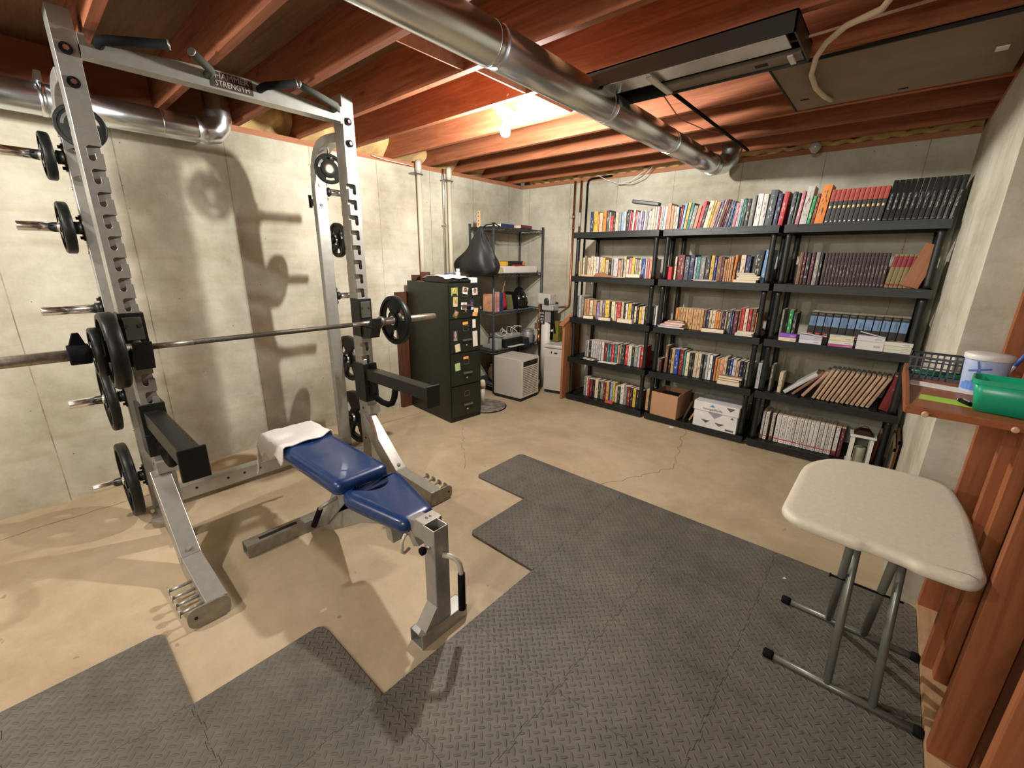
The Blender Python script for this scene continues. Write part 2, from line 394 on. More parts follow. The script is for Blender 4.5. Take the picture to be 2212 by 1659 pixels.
# blocking boards between joists
for k, x in ((2,-1.83),(3,-1.78),(4,-1.76),(6,-1.72),(7,-1.70),(8,-1.69)):
    y0 = .405+.43*k
    MB().box(x, x+.019, y0+.038, y0+.43, 2.45, 2.53, rot=('Y',.25)).build('bridging', SILLX, ceil)
    MB().box(x+.06, x+.079, y0+.038, y0+.43, 2.58, 2.66, rot=('Y',.2)).build('bridging', SILLX, ceil)
b = MB()
def batt(P0, U, V, n, m, f):
    g = [[b.b.verts.new(Vector(P0)+Vector(U)*(i/n)+Vector(V)*(j/m)+Vector(f(i/n, j/m))) for j in range(m+1)] for i in range(n+1)]
    for i in range(n):
        for j in range(m): q = b.b.faces.new((g[i][j], g[i+1][j], g[i+1][j+1], g[i][j+1])); q.smooth = True
for k in range(2, 9):
    y0 = .405+.43*k+.04
    batt((XL-.11,y0,2.452),(0,.387,0),(.13,0,.20),14,6,lambda u, v: (.055*math.sin(math.pi*v)*(1+.5*math.sin(9*u+k))*(.4+math.sin(math.pi*u))+.012*math.sin(23*u+7*v), 0, .014*math.sin(13*u+k*2)*math.sin(math.pi*v)-(.05*v*(k%2))))
tag(b.build('fibreglass_insulation', INSUL), 'yellow fibreglass insulation stuffed between joist ends above the left wall', 'insulation', kind='stuff')
b = MB()
batt((XL+.12,YB+.02,2.449),(3.9,0,0),(0,-.02,.05),90,3,lambda u, v: (0, -.03*math.sin(math.pi*v)*(1+math.sin(40*u)*.5), .018*math.sin(60*u)*v+.012*math.sin(173*u)))
tag(b.build('fibreglass_insulation', INSUL), 'ragged fibreglass insulation along the sill above the back wall', 'insulation', kind='stuff')
# stud wall on the right, continuing the poured wall towards the camera
sw = struct(MB().box(.37, .46, -2.0, 2.495, 0, .038).build('wall_right_framing', PLATEW))
MB().box(.37, .46, -2.0, 2.495, 2.405, 2.443).build('top_plate', SILL, sw)
for y in (2.455, 2.045, 1.635, 1.225, -.3, -.72, -1.13, -1.54, -1.95):
    MB().box(.37, .459, y, y+.038, .038, 2.405).build('stud', STUD, sw, bev=.002)
MB().box(.40, .438, 1.99, 2.044, .038, 1.10).build('stud', STUD, sw, bev=.002)
MB().box(.46, .472, -.2, 2.49, .02, 2.4).build('sheathing', DARKW, sw)

# ================================================================== FOAM MAT TILES
XS = [-3.02,-2.50,-2.045,-1.585,-1.115,-.655,-.20,.368]
YS = [-1.72,-1.26,-.80,-.335,.119,.587,1.03,1.463,1.965,2.475]
def inside(i, j):
    if j < 4: return i >= 2 or j < 0
    return i >= {4:3, 5:4, 6:4, 7:3, 8:2}[j]
def seam(p, q, key):
    """interlocking edge from p to q (axis aligned), same outline for both neighbours"""
    rv = (p[0]+p[1]) > (q[0]+q[1])
    if rv: p, q = q, p
    d = Vector((q[0]-p[0], q[1]-p[1])); L_ = d.length; d /= L_; nn = Vector((-d.y, d.x)); out = []
    K = 6; step = L_/K
    for i in range(K):
        c = (i+.5)*step; s_ = 1 if i % 2 else -1; hw = step*.27; hh = .0085*s_
        for t, h in ((c-hw*.7,0),(c-hw,hh*.8),(c-hw*.7,hh),(c+hw*.7,hh),(c+hw,hh*.8),(c+hw*.7,0)): out.append(Vector(p)+d*t+nn*h)
    return out[::-1] if rv else out
ORD = ['first','second','third','fourth','fifth','sixth','seventh','eighth','ninth','tenth','11th','12th','13th','14th','15th','16th','17th','18th','19th','20th']+['%dst'%k if k%10==1 else '%dnd'%k if k%10==2 else '%drd'%k if k%10==3 else '%dth'%k for k in range(21,60)]
rowname = {8:'row nearest the bookcases',7:'second row from the bookcases',6:'third row from the bookcases',5:'fourth row from the bookcases',4:'fifth row from the bookcases',3:'sixth row from the bookcases',2:'seventh row from the bookcases',1:'eighth row from the bookcases',0:'ninth row from the bookcases'}
G = .0006
for j in range(9):
    cols = [i for i in range(7) if inside(i, j)]
    for i in cols:
        x0, x1, y0, y1 = XS[i], XS[i+1], YS[j], YS[j+1]; c = [(x0,y0),(x1,y0),(x1,y1),(x0,y1)]
        nb = [(i,j-1),(i+1,j),(i,j+1),(i-1,j)]; out = []
        cx, cy = (x0+x1)/2, (y0+y1)/2
        ok = [0<=a<7 and 0<=bb<9 and inside(a,bb) for a,bb in nb]
        for k in range(4):
            if not ok[k] and not ok[k-1]:      # free outer corner: rounded
                px, py = c[k]; sx, sy = (1 if cx>px else -1), (1 if cy>py else -1); r = .035
                pts = [(px+sx*r*(1-math.cos(t)), py+sy*r*(1-math.sin(t))) for t in [math.pi/2*q/5 for q in range(6)]]
                # direction of travel decides order
                prev = c[k-1]; 
                if abs(prev[1]-py) < 1e-6: pts = pts[::-1] if abs(pts[0][1]-py) > abs(pts[-1][1]-py) else pts
                else: pts = pts[::-1] if abs(pts[0][0]-px) > abs(pts[-1][0]-px) else pts
                out += [Vector(p) for p in pts]
            else: out.append(Vector(c[k]))
            if ok[k]: out += seam(c[k], c[(k+1)%4], 0)
        out = [Vector((p.x+(G if p.x<cx else -G), p.y+(G if p.y<cy else -G))) for p in out]
        mb = MB().prism([(p.x-cx, p.y-cy) for p in out], 'z', 0, .0125)
        pos = 'tile %s from the left' % ORD[cols.index(i)]
        solo(mb, 'foam_mat_tile', TREAD, 'black tread-pattern foam %s, %s' % (pos, rowname[j]), 'floor mat', (cx, cy, 0.0003), group='interlocking foam floor tiles')

# ================================================================== POWER RACK
rk = thing('power_rack', 'silver steel power rack with notched uprights against the left wall', 'weight rack', (-2.8,.955,0)); RO = (-2.8,.955,0)
M_POST = 0
NZ = [1.985-.0935*i for i in range(13)]
for side in (-1, 1):
    # side -1: near/left post y .30-.378 ; +1: right post 1.535-1.61
    ya, yb = ((.300,.378) if side < 0 else (1.533,1.611))
    inner, outer = (yb, ya) if side < 0 else (ya, yb); dr = 1 if side > 0 else -1   # dr: from inner edge to outer edge
    b = MB()
    b.box(-2.85,-2.74, ya+.001, yb-.001, 2.06, 2.50)                 # plain top
    b.box(-2.85,-2.768, ya+.002, yb-.002, .03, 2.06)                 # core behind the notches
    b.box(-2.85,-2.742, outer-dr*.004, outer, .03, 2.06) if dr > 0 else b.box(-2.85,-2.742, outer, outer+.004, .03, 2.06)
    zz = [2.06]
    for z in NZ: zz += [z+.012, z-.016]
    zz.append(.03)
    for k in range(0, len(zz), 2):
        lo, hi = zz[k+1], zz[k]
        b.box(-2.85,-2.742, min(inner,inner+dr*.004), max(inner,inner+dr*.004), lo, hi)
    # front plate with L notches
    pts = [(inner, .03)]
    for z in NZ[::-1]:
        pts += [(inner, z-.016), (inner+dr*.028, z-.016)]
        pts += [(inner+dr*.028, z-.040), (inner+dr*.032, z-.047), (inner+dr*.040, z-.050), (inner+dr*.048, z-.047), (inner+dr*.052, z-.040)]
        pts += [(inner+dr*.052, z+.004), (inner+dr*.044, z+.012), (inner, z+.012)]
    pts += [(inner, 2.06), (outer, 2.06), (outer, .03)]
    if dr < 0: pass
    b.prism(pts, 'x', -2.746, -2.738)
    po = b.build('front_upright', STEEL, rk, RO, bev=.0012, seg=1)
    b = MB()
    for z in (2.352, 2.231):
        b.cyl((-2.741,(ya+yb)/2-.004,z), (-2.731,(ya+yb)/2-.004,z), .0215, n=24)
    b.build('bolt_washer', RUBBER, po, (0,0,0)); b = MB()
    for z in (2.352, 2.231): b.cyl((-2.733,(ya+yb)/2-.004,z), (-2.722,(ya+yb)/2-.004,z), .0105, n=6, smooth=False)
    b.build('bolt', CHROME, po)
    b = MB()
    for z in (.47,.39,.31,.23):
        b.cyl((-2.80,ya-.0015,z), (-2.80,ya+.004,z), .008)
        b.cyl((-2.741,(ya+yb)/2,z-.01), (-2.7365,(ya+yb)/2,z-.01), .006)
    b.build('bolt_hole', DARKREC, po)
    # rear post and arch
    y0, y1 = (.295,.380) if side < 0 else (1.530,1.615)
    out = [(-2.85,2.305),(-2.95,2.312),(-3.03,2.31),(-3.1,2.295),(-3.155,2.262),(-3.20,2.20),(-3.228,2.13),(-3.240,2.04),(-3.242,1.95),(-3.242,.03)]
    inn = [(-3.190,.03),(-3.190,1.95),(-3.188,2.03),(-3.175,2.10),(-3.150,2.165),(-3.11,2.21),(-3.06,2.24),(-3.0,2.255),(-2.95,2.258),(-2.85,2.25)]
    rp = MB().prism(out+inn, 'y', y0, y1).build('rear_upright', STEEL, rk, RO, bev=.004)
    b = MB()
    for z in (2.035,1.91): b.cyl((-3.191,(y0+y1)/2,z),(-3.180,(y0+y1)/2,z),.014,n=18); b.cyl((-3.182,(y0+y1)/2,z),(-3.173,(y0+y1)/2,z),.0085,n=6)
    for z in (2.10,1.86,1.72,1.55,1.20,1.05,.75,.55,.32): b.cyl((-3.216,y0-.006,z),(-3.216,y0+.002,z),.007,n=10)
    b.build('bolt', CHROME, rp)
    # storage pegs
    o_, t_ = (y0, y0-.232) if side < 0 else (y1, y1+.232); sg = -1 if side < 0 else 1
    for z in (2.000,1.672,1.262,.762,.255):
        b = MB().box(-3.236,-3.196, min(o_,o_+sg*.007), max(o_,o_+sg*.007), z-.062, z+.062)
        b.cyl((-3.216,o_+sg*.005,z), (-3.216,o_+sg*.030,z), .031, n=20)
        b.cyl((-3.216,o_+sg*.005,z+.048), (-3.216,o_+sg*.018,z+.048), .008, n=8).cyl((-3.216,o_+sg*.005,z-.048), (-3.216,o_+sg*.018,z-.048), .008, n=8)
        fl = b.build('peg_flange', BLACKM, rk, RO)
        MB().lathe([(.0235,o_+sg*.02),(.0235,t_-sg*.004),(.021,t_)], (-3.216,0,z), 'y', 24).build('storage_peg', CHROME, rk, RO)
    # hook that carries a small plate in the arch
    yc = (y0+y1)/2
    MB().tube([(-3.035,yc-.0,2.252),(-3.035,yc,2.24),(-3.033,yc,2.215),(-3.030,yc,2.19),(-3.010,yc,2.176),(-2.99,yc,2.188)], .006, 8).build('plate_hook', CHROME, rk, RO)
    # foot
    fy0, fy1 = (.270,.352) if side < 0 else (1.495,1.578)
    b = MB().box(-3.24,-2.70, ya, yb, .0, .032)
    b.lathe([(.055,0),(.055,.045)], (-3.02,(ya+yb)/2-(.03 if side<0 else -.03),0), 'z', 20)
    b.build('base_shoe', STEELD, rk, RO, bev=.002)
    leg = MB().prism([(-2.74,.455),(-2.74,.33),(-2.45,.035),(-2.40,.0),(-1.975,.0),(-1.975,.098),(-2.36,.118)], 'y', fy0, fy1).build('base_leg', STEEL, rk, RO, bev=.003)
    MB().box(-2.372,-2.362, fy0-.001, fy1+.001, .085, .1215).build('seam_gap', STEELD, leg)
    b = MB().cyl((-2.39,(fy0+fy1)/2,.12),(-2.384,(fy0+fy1)/2,.150),.012,n=6).cyl((-2.728,(ya+yb)/2,.478),(-2.728,(ya+yb)/2,.482),.001)
    b.cyl((-2.742,(ya+yb)/2,.485),(-2.718,(ya+yb)/2,.485),.010,n=6)
    b.build('bolt', STEELD, leg)
    MB().box(-2.742,-2.70, ya-.002, yb+.002, .44, .505).build('leg_bracket', STEEL, rk, RO, bev=.002)
    ey0, ey1 = (.196,.356) if side < 0 else (1.490,1.662)
    MB().prism(rrect(ey0, ey1, .004, .100, .035), 'x', -1.975, -1.965).build('end_plate', STEELD, rk, RO)
    MB().cyl((-1.9655,ey0+.03 if side<0 else ey1-.03,.055),(-1.963,ey0+.03 if side<0 else ey1-.03,.055),.007).build('pin_hole', DARKREC, rk, RO)
    for x in (-2.23,-2.165,-2.10,-2.035):
        pe = (fy0, fy0-.085) if side < 0 else (fy1, fy1+.085)
        b = MB().cyl((x,pe[0],.062),(x,pe[1],.062),.0075,n=12); b.cyl((x,pe[1],.062),(x,pe[1]+sg*.004,.062),.021,n=18)
        b.build('band_peg', STEEL, rk, RO)
# rear floor tie and small hanger bracket
tie = MB().box(-3.24,-3.165, .38, 1.53, .035, .125).build('floor_tie', STEEL, rk, RO, bev=.003)
b = MB()
for y in (.52,.70,.80,.90,1.3): b.cyl((-3.166,y,.09),(-3.163,y,.09),.008)
b.build('bolt_hole', DARKREC, tie)
MB().box(-3.30,-3.242,1.535,1.545,1.90,1.945).box(-3.305,-3.295,1.53,1.55,1.89,1.975).build('hanger_bracket', BLACKM, rk, RO)
# top beam, arched upper edge
N = 16; top = []
for i in range(N+1):
    t = i/N; top.append((1.533-(1.533-.378)*t, 2.382+.045*math.sin(math.pi*t)**.8))
beam = MB().prism([(.378,2.340),(1.533,2.340)]+top, 'x', -2.80, -2.722).build('pull_up_beam', STEEL, rk, RO, bev=.002)
MB().box(-2.75,-2.7215,.378,.400,2.33,2.42).build('beam_flange', STEEL, beam); MB().box(-2.75,-2.7215,1.511,1.533,2.33,2.42).build('beam_flange', STEEL, beam)
sign = MB().box(-2.722,-2.7185,.842,1.030,2.350,2.418).build('sign_plate', mat('dark_sign', (.035,.018,.014), .5), beam)
TXT = mat('sign_letters', (.42,.36,.28), .5, .3)
text_obj('sign_lettering', 'HAMMER', .036, TXT, beam, frame((-2.718-0-(-2.8)*0,.936,2.401),(0,1,0),(0,0,1)), sx=1.05)
text_obj('sign_lettering', 'STRENGTH', .036, TXT, beam, frame((-2.718,.936,2.368),(0,1,0),(0,0,1)), sx=.86)
for o in beam.children:
    o.data.transform(Matrix.Translation((0,0,0)))
for o in list(beam.children):
    if o.name.startswith('sign_lettering') or o.name.startswith('sign_plate') or o.name.startswith('beam_flange'):
        o.data.transform(Matrix.Translation(-Vector(RO)))
for o in bpy.data.objects:      # sub-parts built in world coordinates under parts of the rack
    if o.parent and o.parent.parent == rk and o.parent is not beam: o.data.transform(Matrix.Translation(-Vector(RO)))
def handle(y0, y1, name):
    p = [(-2.725,y0,2.392),(-2.665,y0,2.392),(-2.648,y0+(y1-y0)*.06,2.394),(-2.585,y1,2.425)]
    h = MB().tube(p, .0185, 14).build('pull_up_grip', RUBBER if name=='k' else GREYRUB, rk, RO)
    d = (Vector(p[3])-Vector(p[2])).normalized()
    MB().cyl(Vector(p[3])-Vector(RO), Vector(p[3])+d*.006-Vector(RO), .0188, n=14).build('grip_cap', STEEL, h)
handle(.440,.655,'k'); handle(.830,.742,'g'); handle(1.065,1.200,'k'); handle(1.465,1.215,'g')
# bar hooks
for side in (-1, 1):
    ya, yb = ((.290,.388) if side < 0 else (1.523,1.621))
    b = MB().box(-2.83,-2.732, ya, ya+.010, 1.015, 1.275).box(-2.83,-2.732, yb-.010, yb, 1.015, 1.275)
    b.box(-2.735,-2.722, ya, yb, 1.015, 1.275)
    h = b.build('bar_hook', BLACKM, rk, RO, bev=.002)
    b = MB().prism([(-2.724,1.085),(-2.60,1.085),(-2.590,1.150),(-2.604,1.150),(-2.640,1.100),(-2.688,1.100),(-2.700,1.125),(-2.724,1.125)], 'y', ya+.012, yb-.012)
    b.prism([(-2.724,1.090),(-2.60,1.090),(-2.63,1.015),(-2.724,1.0)], 'y', ya+.012, yb-.012)
    b.build('hook_lip', BLACKM, h, RO)
    MB().box(-2.722,-2.716, ya+.014, yb-.014, 1.145, 1.255).build('wear_pad', mat('dark_grey_pad', (.07,.068,.05), .45), h, RO, bev=.002)
    b = MB()
    for dy in (.026,-.026): b.cyl((-2.717,(ya+yb)/2+dy,1.215),(-2.713,(ya+yb)/2+dy,1.215),.009,n=14)
    b.build('screw', mat('pad_screw', (.05,.048,.035), .3), h, RO)
    # spotter arms
    b = MB().box(-2.86,-2.730, ya-.004, ya+.008, .535, .815).box(-2.86,-2.730, yb-.008, yb+.004, .535, .815).box(-2.735,-2.722, ya-.004, yb+.004, .535, .815)
    s_ = b.build('spotter_sleeve', BLACKM, rk, RO, bev=.002)
    b = MB().box(-2.724,-2.02, ya+.010, yb-.010, .700, .780)
    arm = b.build('spotter_arm', BLACKM, s_, RO, bev=.003)
    MB().box(-2.022,-2.006, ya-.002, yb+.002, .655, .795).build('arm_end_cap', BLACKM, s_, RO, bev=.004)
    yc = (ya+yb)/2
    MB().tube([(-2.718,yc,.600),(-2.68,yc,.570),(-2.60,yc,.553),(-2.52,yc,.553),(-2.47,yc,.575),(-2.44,yc,.62),(-2.415,yc,.700)], .021, 14).build('lift_handle', RUBBER, s_, RO)
    MB().box(-2.724,-2.69, yc-.012, yc+.012, .60, .70).cyl((-2.70,ya-.01,.66),(-2.70,ya+.03,.66),.005,n=8).build('latch', BLACKM, s_, RO, bev=.002)

# ---- barbell and its load
bb = thing('barbell', 'long worn steel barbell resting across the rack hooks', 'barbell', (-2.66,.99,1.115))
def wy(o, mb): return mb
BX, BZ = 0, 0
MB().cyl((0,-.44,0),(0,.44,0),.0140,n=20).build('knurled_grip', KNURL, bb)
for s_ in (-1, 1):
    MB().cyl((0,s_*.44,0),(0,s_*.645,0),.0142,n=20).build('smooth_shaft', BARM, bb)
    MB().lathe([(.018,s_*.640),(.036,s_*.645),(.037,s_*.668),(.027,s_*.672)], (0,0,0), 'y', 24).build('collar', BARM, bb)
    MB().lathe([(.0248,s_*.668),(.0250,s_*1.125),(.022,s_*1.135),(.010,s_*1.137)], (0,0,0), 'y', 24).build('sleeve', BARM, bb)
def plate(dia, th, label, group, loc, rot='y', holes=True, flip=1, name='weight_plate'):
    """iron plate with raised rim, hub ring and three hand holes; axis along y"""
    R = dia/2; n = 48
    t = thing(name, label, 'weight plate', loc, 0, group)
    b = MB(); hub = .029; hr = R*.44
    # outer rim ring (raised), hub ring, three spokes -> openings between
    def ring(r0, r1, h):
        vs = []
        for k in range(n):
            a = 2*math.pi*k/n; c_, s2 = math.cos(a), math.sin(a)
            vs.append([b.b.verts.new((r*c_, y, r*s2)) for r, y in ((r0,-h),(r1,-h),(r1,h),(r0,h))])
        for k in range(n):
            A, B = vs[k], vs[(k+1)%n]
            for q in range(4):
                f = b.b.faces.new((A[q], A[(q+1)%4], B[(q+1)%4], B[q])); f.smooth = False
    def ring_b(r0, r1, h, e):
        vs = []
        for k in range(n):
            a = 2*math.pi*k/n; c_, s2 = math.cos(a), math.sin(a)
            vs.append([b.b.verts.new((r*c_, y, r*s2)) for r, y in ((r0,-h),(r1-e,-h),(r1,-h+e),(r1,h-e),(r1-e,h),(r0,h))])
        for k in range(n):
            A, B = vs[k], vs[(k+1)%n]
            for q in range(6):
                f = b.b.faces.new((A[q], A[(q+1)%6], B[(q+1)%6], B[q])); f.smooth = q in (1,2,3)
    ring_b(R*.84, R, th/2, th*.16); ring(hub, hub+.022, th/2)
    # web with 3 slots
    h = th*.30; r0, r1 = hub+.018, R*.86; sl1 = R*.76; sl0 = hub+.022+(sl1-hub-.022)*.25
    K = 72; 
    for k in range(K):
        a0, a1 = 2*math.pi*k/K, 2*math.pi*(k+1)/K; am = (math.degrees((a0+a1)/2)+30) % 120
        segs = [(r0,sl0),(sl1,r1)] if (holes and 36 < am < 84) else [(r0,r1)]
        for ra, rb in segs:
            P = [b.b.verts.new((r*math.cos(a), y, r*math.sin(a))) for y in (-h,h) for r, a in ((ra,a0),(rb,a0),(rb,a1),(ra,a1))]
            for q in ((0,1,2,3),(7,6,5,4),(0,4,5,1),(1,5,6,2),(2,6,7,3),(3,7,4,0)): b.b.faces.new([P[z] for z in q])
    d = b.build('plate_disc', IRON, t)
    b = MB(); hb = th/2
    vs = []
    for k in range(n):
        a = 2*math.pi*k/n
        vs.append([b.b.verts.new((r*math.cos(a), y, r*math.sin(a))) for r, y in ((hub-.0035,-hb*1.06),(hub+.005,-hb*1.06),(hub+.005,hb*1.06),(hub-.0035,hb*1.06))])
    for k in range(n):
        A, B = vs[k], vs[(k+1)%n]
        for q in range(4): b.b.faces.new((A[q], A[(q+1)%4], B[(q+1)%4], B[q]))
    b.build('hub_ring', CHROME, t)
    return t
PX = -3.216
plate(.35,.046,'large black plate on the right end of the barbell', None, (-2.66,1.765,1.115))
plate(.355,.060,'large black plate on the left end of the barbell, nearest the rack', None, (-2.66,.243,1.115))
plate(.225,.034,'small black plate on the barbell, outside its larger left plate', None, (-2.66,.190,1.115))
plate(.215,.038,'small black plate on the topmost left storage peg', None, (PX,.235,2.000-.002))
plate(.250,.042,'black plate on the second left storage peg from the top', None, (PX,.235,1.672-.002))
plate(.370,.042,'large black plate on the fourth left storage peg, above the biggest one', None, (PX,.228,.762-.002))
plate(.450,.048,'biggest black plate on the lowest left storage peg near the floor', None, (PX,.222,.255-.002))
plate(.250,.032,'black plate on a right storage peg, seen between the right uprights', None, (PX,1.677,1.672-.002))
plate(.370,.042,'large black plate on the right storage peg behind the right spotter arm', None, (PX,1.684,.762-.002))
plate(.450,.048,'biggest black plate on the lowest right storage peg near the floor', None, (PX,1.690,.255-.002))
for yc, yo, lb in ((.3375,.02,'small black plate hanging from the hook inside the left arch'), (1.5725,-.01,'small black plate hanging from the hook inside the right arch')):
    t = plate(.188,.022, lb, None, (-3.018,yc+yo,2.118)); t.rotation_euler = (0,0,math.radians(72))
# spring collar on the left sleeve
t = thing('bar_collar', 'black locking collar clamped on the left sleeve of the barbell', 'collar', (-2.66,.130,1.115))
MB().lathe([(.0255,.035),(.043,.035),(.045,.03),(.045,-.03),(.043,-.035),(.0255,-.035)], (0,0,0), 'y', 24).build('ring', RUBBER, t)
MB().prism([(-.030,.035),(.030,.035),(.014,.095),(-.008,.095)], 'x', -.012, .012).build('lever', RUBBER, t, bev=.003)
# ================================================================== WEIGHT BENCH
bn = thing('weight_bench', 'adjustable weight bench with navy vinyl pads and silver frame', 'weight bench', (-1.75,.94,0)); BO = (-1.75,.94,0)
def hollow(mb, x0, x1, y0, y1, z0, z1, ax, t=.004):
    if ax == 'y':
        mb.box(x0,x0+t,y0,y1,z0,z1).box(x1-t,x1,y0,y1,z0,z1).box(x0+t,x1-t,y0,y1,z0,z0+t).box(x0+t,x1-t,y0,y1,z1-t,z1)
        mb.box(x0+t,x1-t,(y0+y1)/2-.01,(y0+y1)/2+.01,z0+t,z1-t)
    if ax == 'z':
        mb.box(x0,x0+t,y0,y1,z0,z1).box(x1-t,x1,y0,y1,z0,z1).box(x0+t,x1-t,y0,y0+t,z0,z1).box(x0+t,x1-t,y1-t,y1,z0,z1)
    return mb
hollow(MB(), -1.240,-1.160,.800,1.048,.0,.066,'y').build('front_foot', STEEL, bn, BO, bev=.0015, seg=1)
b = hollow(MB(), -1.236,-1.166,.888,.960,.066,.515,'z')
b.box(-1.232,-1.170,.892,.956,.35,.354)
up = b.build('front_post', STEEL, bn, BO, bev=.0015, seg=1)
b = MB().prism([(.888,.15),(.888,.066),(.825,.066)], 'x', -1.232,-1.168)
b.build('gusset', STEEL, bn, BO)
gp = MB().tube([(-1.168,.93,.385),(-1.14,.945,.385),(-1.118,.957,.375),(-1.105,.963,.355),(-1.10,.965,.32),(-1.10,.966,.30)], .0115, 12).build('lift_handle', mat('cream_painted_bar', (.58,.54,.44), .45, .2), bn, BO)
MB().cyl((-1.10,.966,.310),(-1.10,.966,.135),.0155,n=16).build('foam_grip', RUBBER, gp, BO)
MB().cyl((-1.20,.890,.43),(-1.20,.862,.43),.008,n=12).build('knob_stem', CHROME, up, BO); MB().lathe([(.010,0),(.016,.004),(.017,.016),(.012,.024)], (-1.20,.842,.43), 'y', 16).build('pop_pin_knob', RUBBER, up, BO)
sp = MB().prism([(-1.236,.510),(-1.236,.425),(-1.45,.385),(-1.62,.335),(-1.78,.265),(-2.12,.060),(-2.29,.015),(-2.29,.085),(-2.18,.125),(-1.82,.345),(-1.64,.415),(-1.45,.460)], 'y', .905, .975).build('spine', STEEL, bn, BO, bev=.003)
MB().box(-1.30,-1.238,.893,.987,.43,.512).build('spine_sleeve', STEEL, sp, BO, bev=.002)
NUM = mat('number_decal', (.25,.05,.03), .5)
text_obj('number_mark', '0 4', .022, NUM, sp, frame((-1.268-BO[0],.94-BO[1],.5127),(0,1,0),(-1,0,0)))
rf = hollow(MB(), -2.372,-2.292,.530,1.352,.0,.070,'y').build('rear_foot', STEELD, bn, BO, bev=.0015, seg=1)
MB().box(-2.345,-2.319,.60,.80,.0695,.0712).build('slot', DARKREC, rf, BO)
MB().cyl((-2.289,.87,.04),(-2.283,.87,.04),.011,n=6).build('bolt', STEELD, rf, BO)
# seat: tapered with a notch at the back
def pad(outline, z0, z1, name, m, parent, off, tilt=None, r=.028):
    mb = MB(); 
    # rounded cushion from stacked insets
    c = (sum(p[0] for p in outline)/len(outline), sum(p[1] for p in outline)/len(outline))
    prof = [(0.004,0),(0,.25),(0,.55),(.006,.78),(.018,.93),(.040,1.0)]
    rings = []
    n = len(outline)
    for ins, h in prof:
        ring = []
        for i, p in enumerate(outline):
            a = Vector(outline[i-1]); q = Vector(outline[(i+1)%n]); d = (q-a).normalized(); nn = Vector((-d.y, d.x))
            ring.append(mb.b.verts.new((p[0]+nn.x*ins, p[1]+nn.y*ins, z0+(z1-z0)*h)))
        rings.append(ring)
    for A, B in zip(rings, rings[1:]):
        for k in range(n):
            f = mb.b.faces.new((A[k], A[(k+1)%n], B[(k+1)%n], B[k])); f.smooth = True
    mb.b.faces.new(rings[0][::-1]); f = mb.b.faces.new(rings[-1]); f.smooth = True
    if tilt: bmesh.ops.transform(mb.b, matrix=Matrix.Translation(tilt[1])@Matrix.Rotation(tilt[0],4,'Y')@Matrix.Translation(-Vector(tilt[1])), verts=mb.b.verts)
    return mb.build(name, m, parent, off)
def rpoly(pts, r, n=4):
    """round the corners of a CCW polygon"""
    out = []; N_ = len(pts)
    for i, p in enumerate(pts):
        P0, P1, P2 = Vector(pts[i-1]), Vector(p[:2]), Vector(pts[(i+1)%N_][:2]); P0 = Vector(P0[:2])
        rr = p[2] if len(p) > 2 else r
        a = (P0-P1).normalized(); b_ = (P2-P1).normalized(); rr = min(rr, (P0-P1).length*.49, (P2-P1).length*.49)
        A, B = P1+a*rr, P1+b_*rr
        for k in range(n+1):
            t = k/n; q = A*(1-t)**2+P1*2*t*(1-t)+B*t*t; out.append((q.x, q.y))
    return out
def dens(pts, L=.03):
    out = []
    for i, p in enumerate(pts):
        q = pts[(i+1)%len(pts)]; d = math.dist(p, q); k = max(1, int(d/L))
        for j in range(k): out.append((p[0]+(q[0]-p[0])*j/k, p[1]+(q[1]-p[1])*j/k))
    return out
seat = rpoly([(-1.345,.872,.045),(-1.345,1.040,.045),(-1.71,1.120,.05),(-1.780,1.110,.035),(-1.780,1.005,.02),(-1.70,.995,.035),(-1.70,.925,.035),(-1.780,.915,.02),(-1.780,.825,.035),(-1.71,.805,.05)], .03, 5)
so = pad(dens(seat), .428, .488, 'seat_pad', VINYL, bn, BO, tilt=(math.radians(1.0),(-1.75,.95,.45)))
MB().box(-1.70,-1.37,.88,1.02,.416,.429,rot=('Y',math.radians(1.0)),pivot=(-1.75,.95,.45)).build('seat_board', BLACKM, bn, BO, bev=.004)
back = rpoly([(-1.757,.792),(-1.757,1.085),(-2.645,1.080),(-2.645,.775)], .055, 6)
po_ = pad(dens(back), .468, .534, 'back_pad', VINYL, bn, BO)
MB().box(-2.60,-1.84,.83,1.04,.454,.469).build('back_board', BLACKM, bn, BO, bev=.004)
# supports under the pads
b = MB().prism([(-1.80,.435),(-1.93,.435),(-2.22,.105),(-2.16,.085)], 'y', .895,.903).prism([(-1.80,.435),(-1.93,.435),(-2.22,.105),(-2.16,.085)], 'y', .977,.985)
b.prism([(-1.93,.435),(-1.99,.435),(-2.19,.125),(-2.16,.105)], 'y', .903,.977)
bs = b.build('back_support', STEEL, bn, BO)
hs = MB().tube([(-1.99,.895,.33),(-1.995,.845,.315),(-2.01,.82,.30),(-2.03,.81,.27)], .010, 10).build('adjuster_handle', STEELD, bn, BO)
MB().tube([(-2.02,.815,.285),(-2.075,.795,.17)], .015, 12).build('handle_grip', RUBBER, hs, BO)
b = MB().prism([(-1.50,.44),(-1.56,.44),(-1.52,.305),(-1.475,.305)], 'y', .895,.985)
b.build('seat_support', STEEL, bn, BO, bev=.002)
b = MB().prism([(-1.34,.43),(-1.38,.43),(-1.33,.36),(-1.29,.38)], 'y', .90,.98); b.build('front_bracket', STEEL, bn, BO, bev=.002)
MB().tube([(-1.335,.868,.435),(-1.34,.853,.40),(-1.345,.853,.35),(-1.35,.868,.335),(-1.36,.90,.335)], .007, 8).build('lever_loop', mat('cream_painted_bar', (0,0,0)), bn, BO)
MB().box(-1.66,-1.58,.90,.98,.40,.448).box(-1.80,-1.74,.91,.97,.36,.44).build('hinge_block', STEELD, bn, BO, bev=.002)
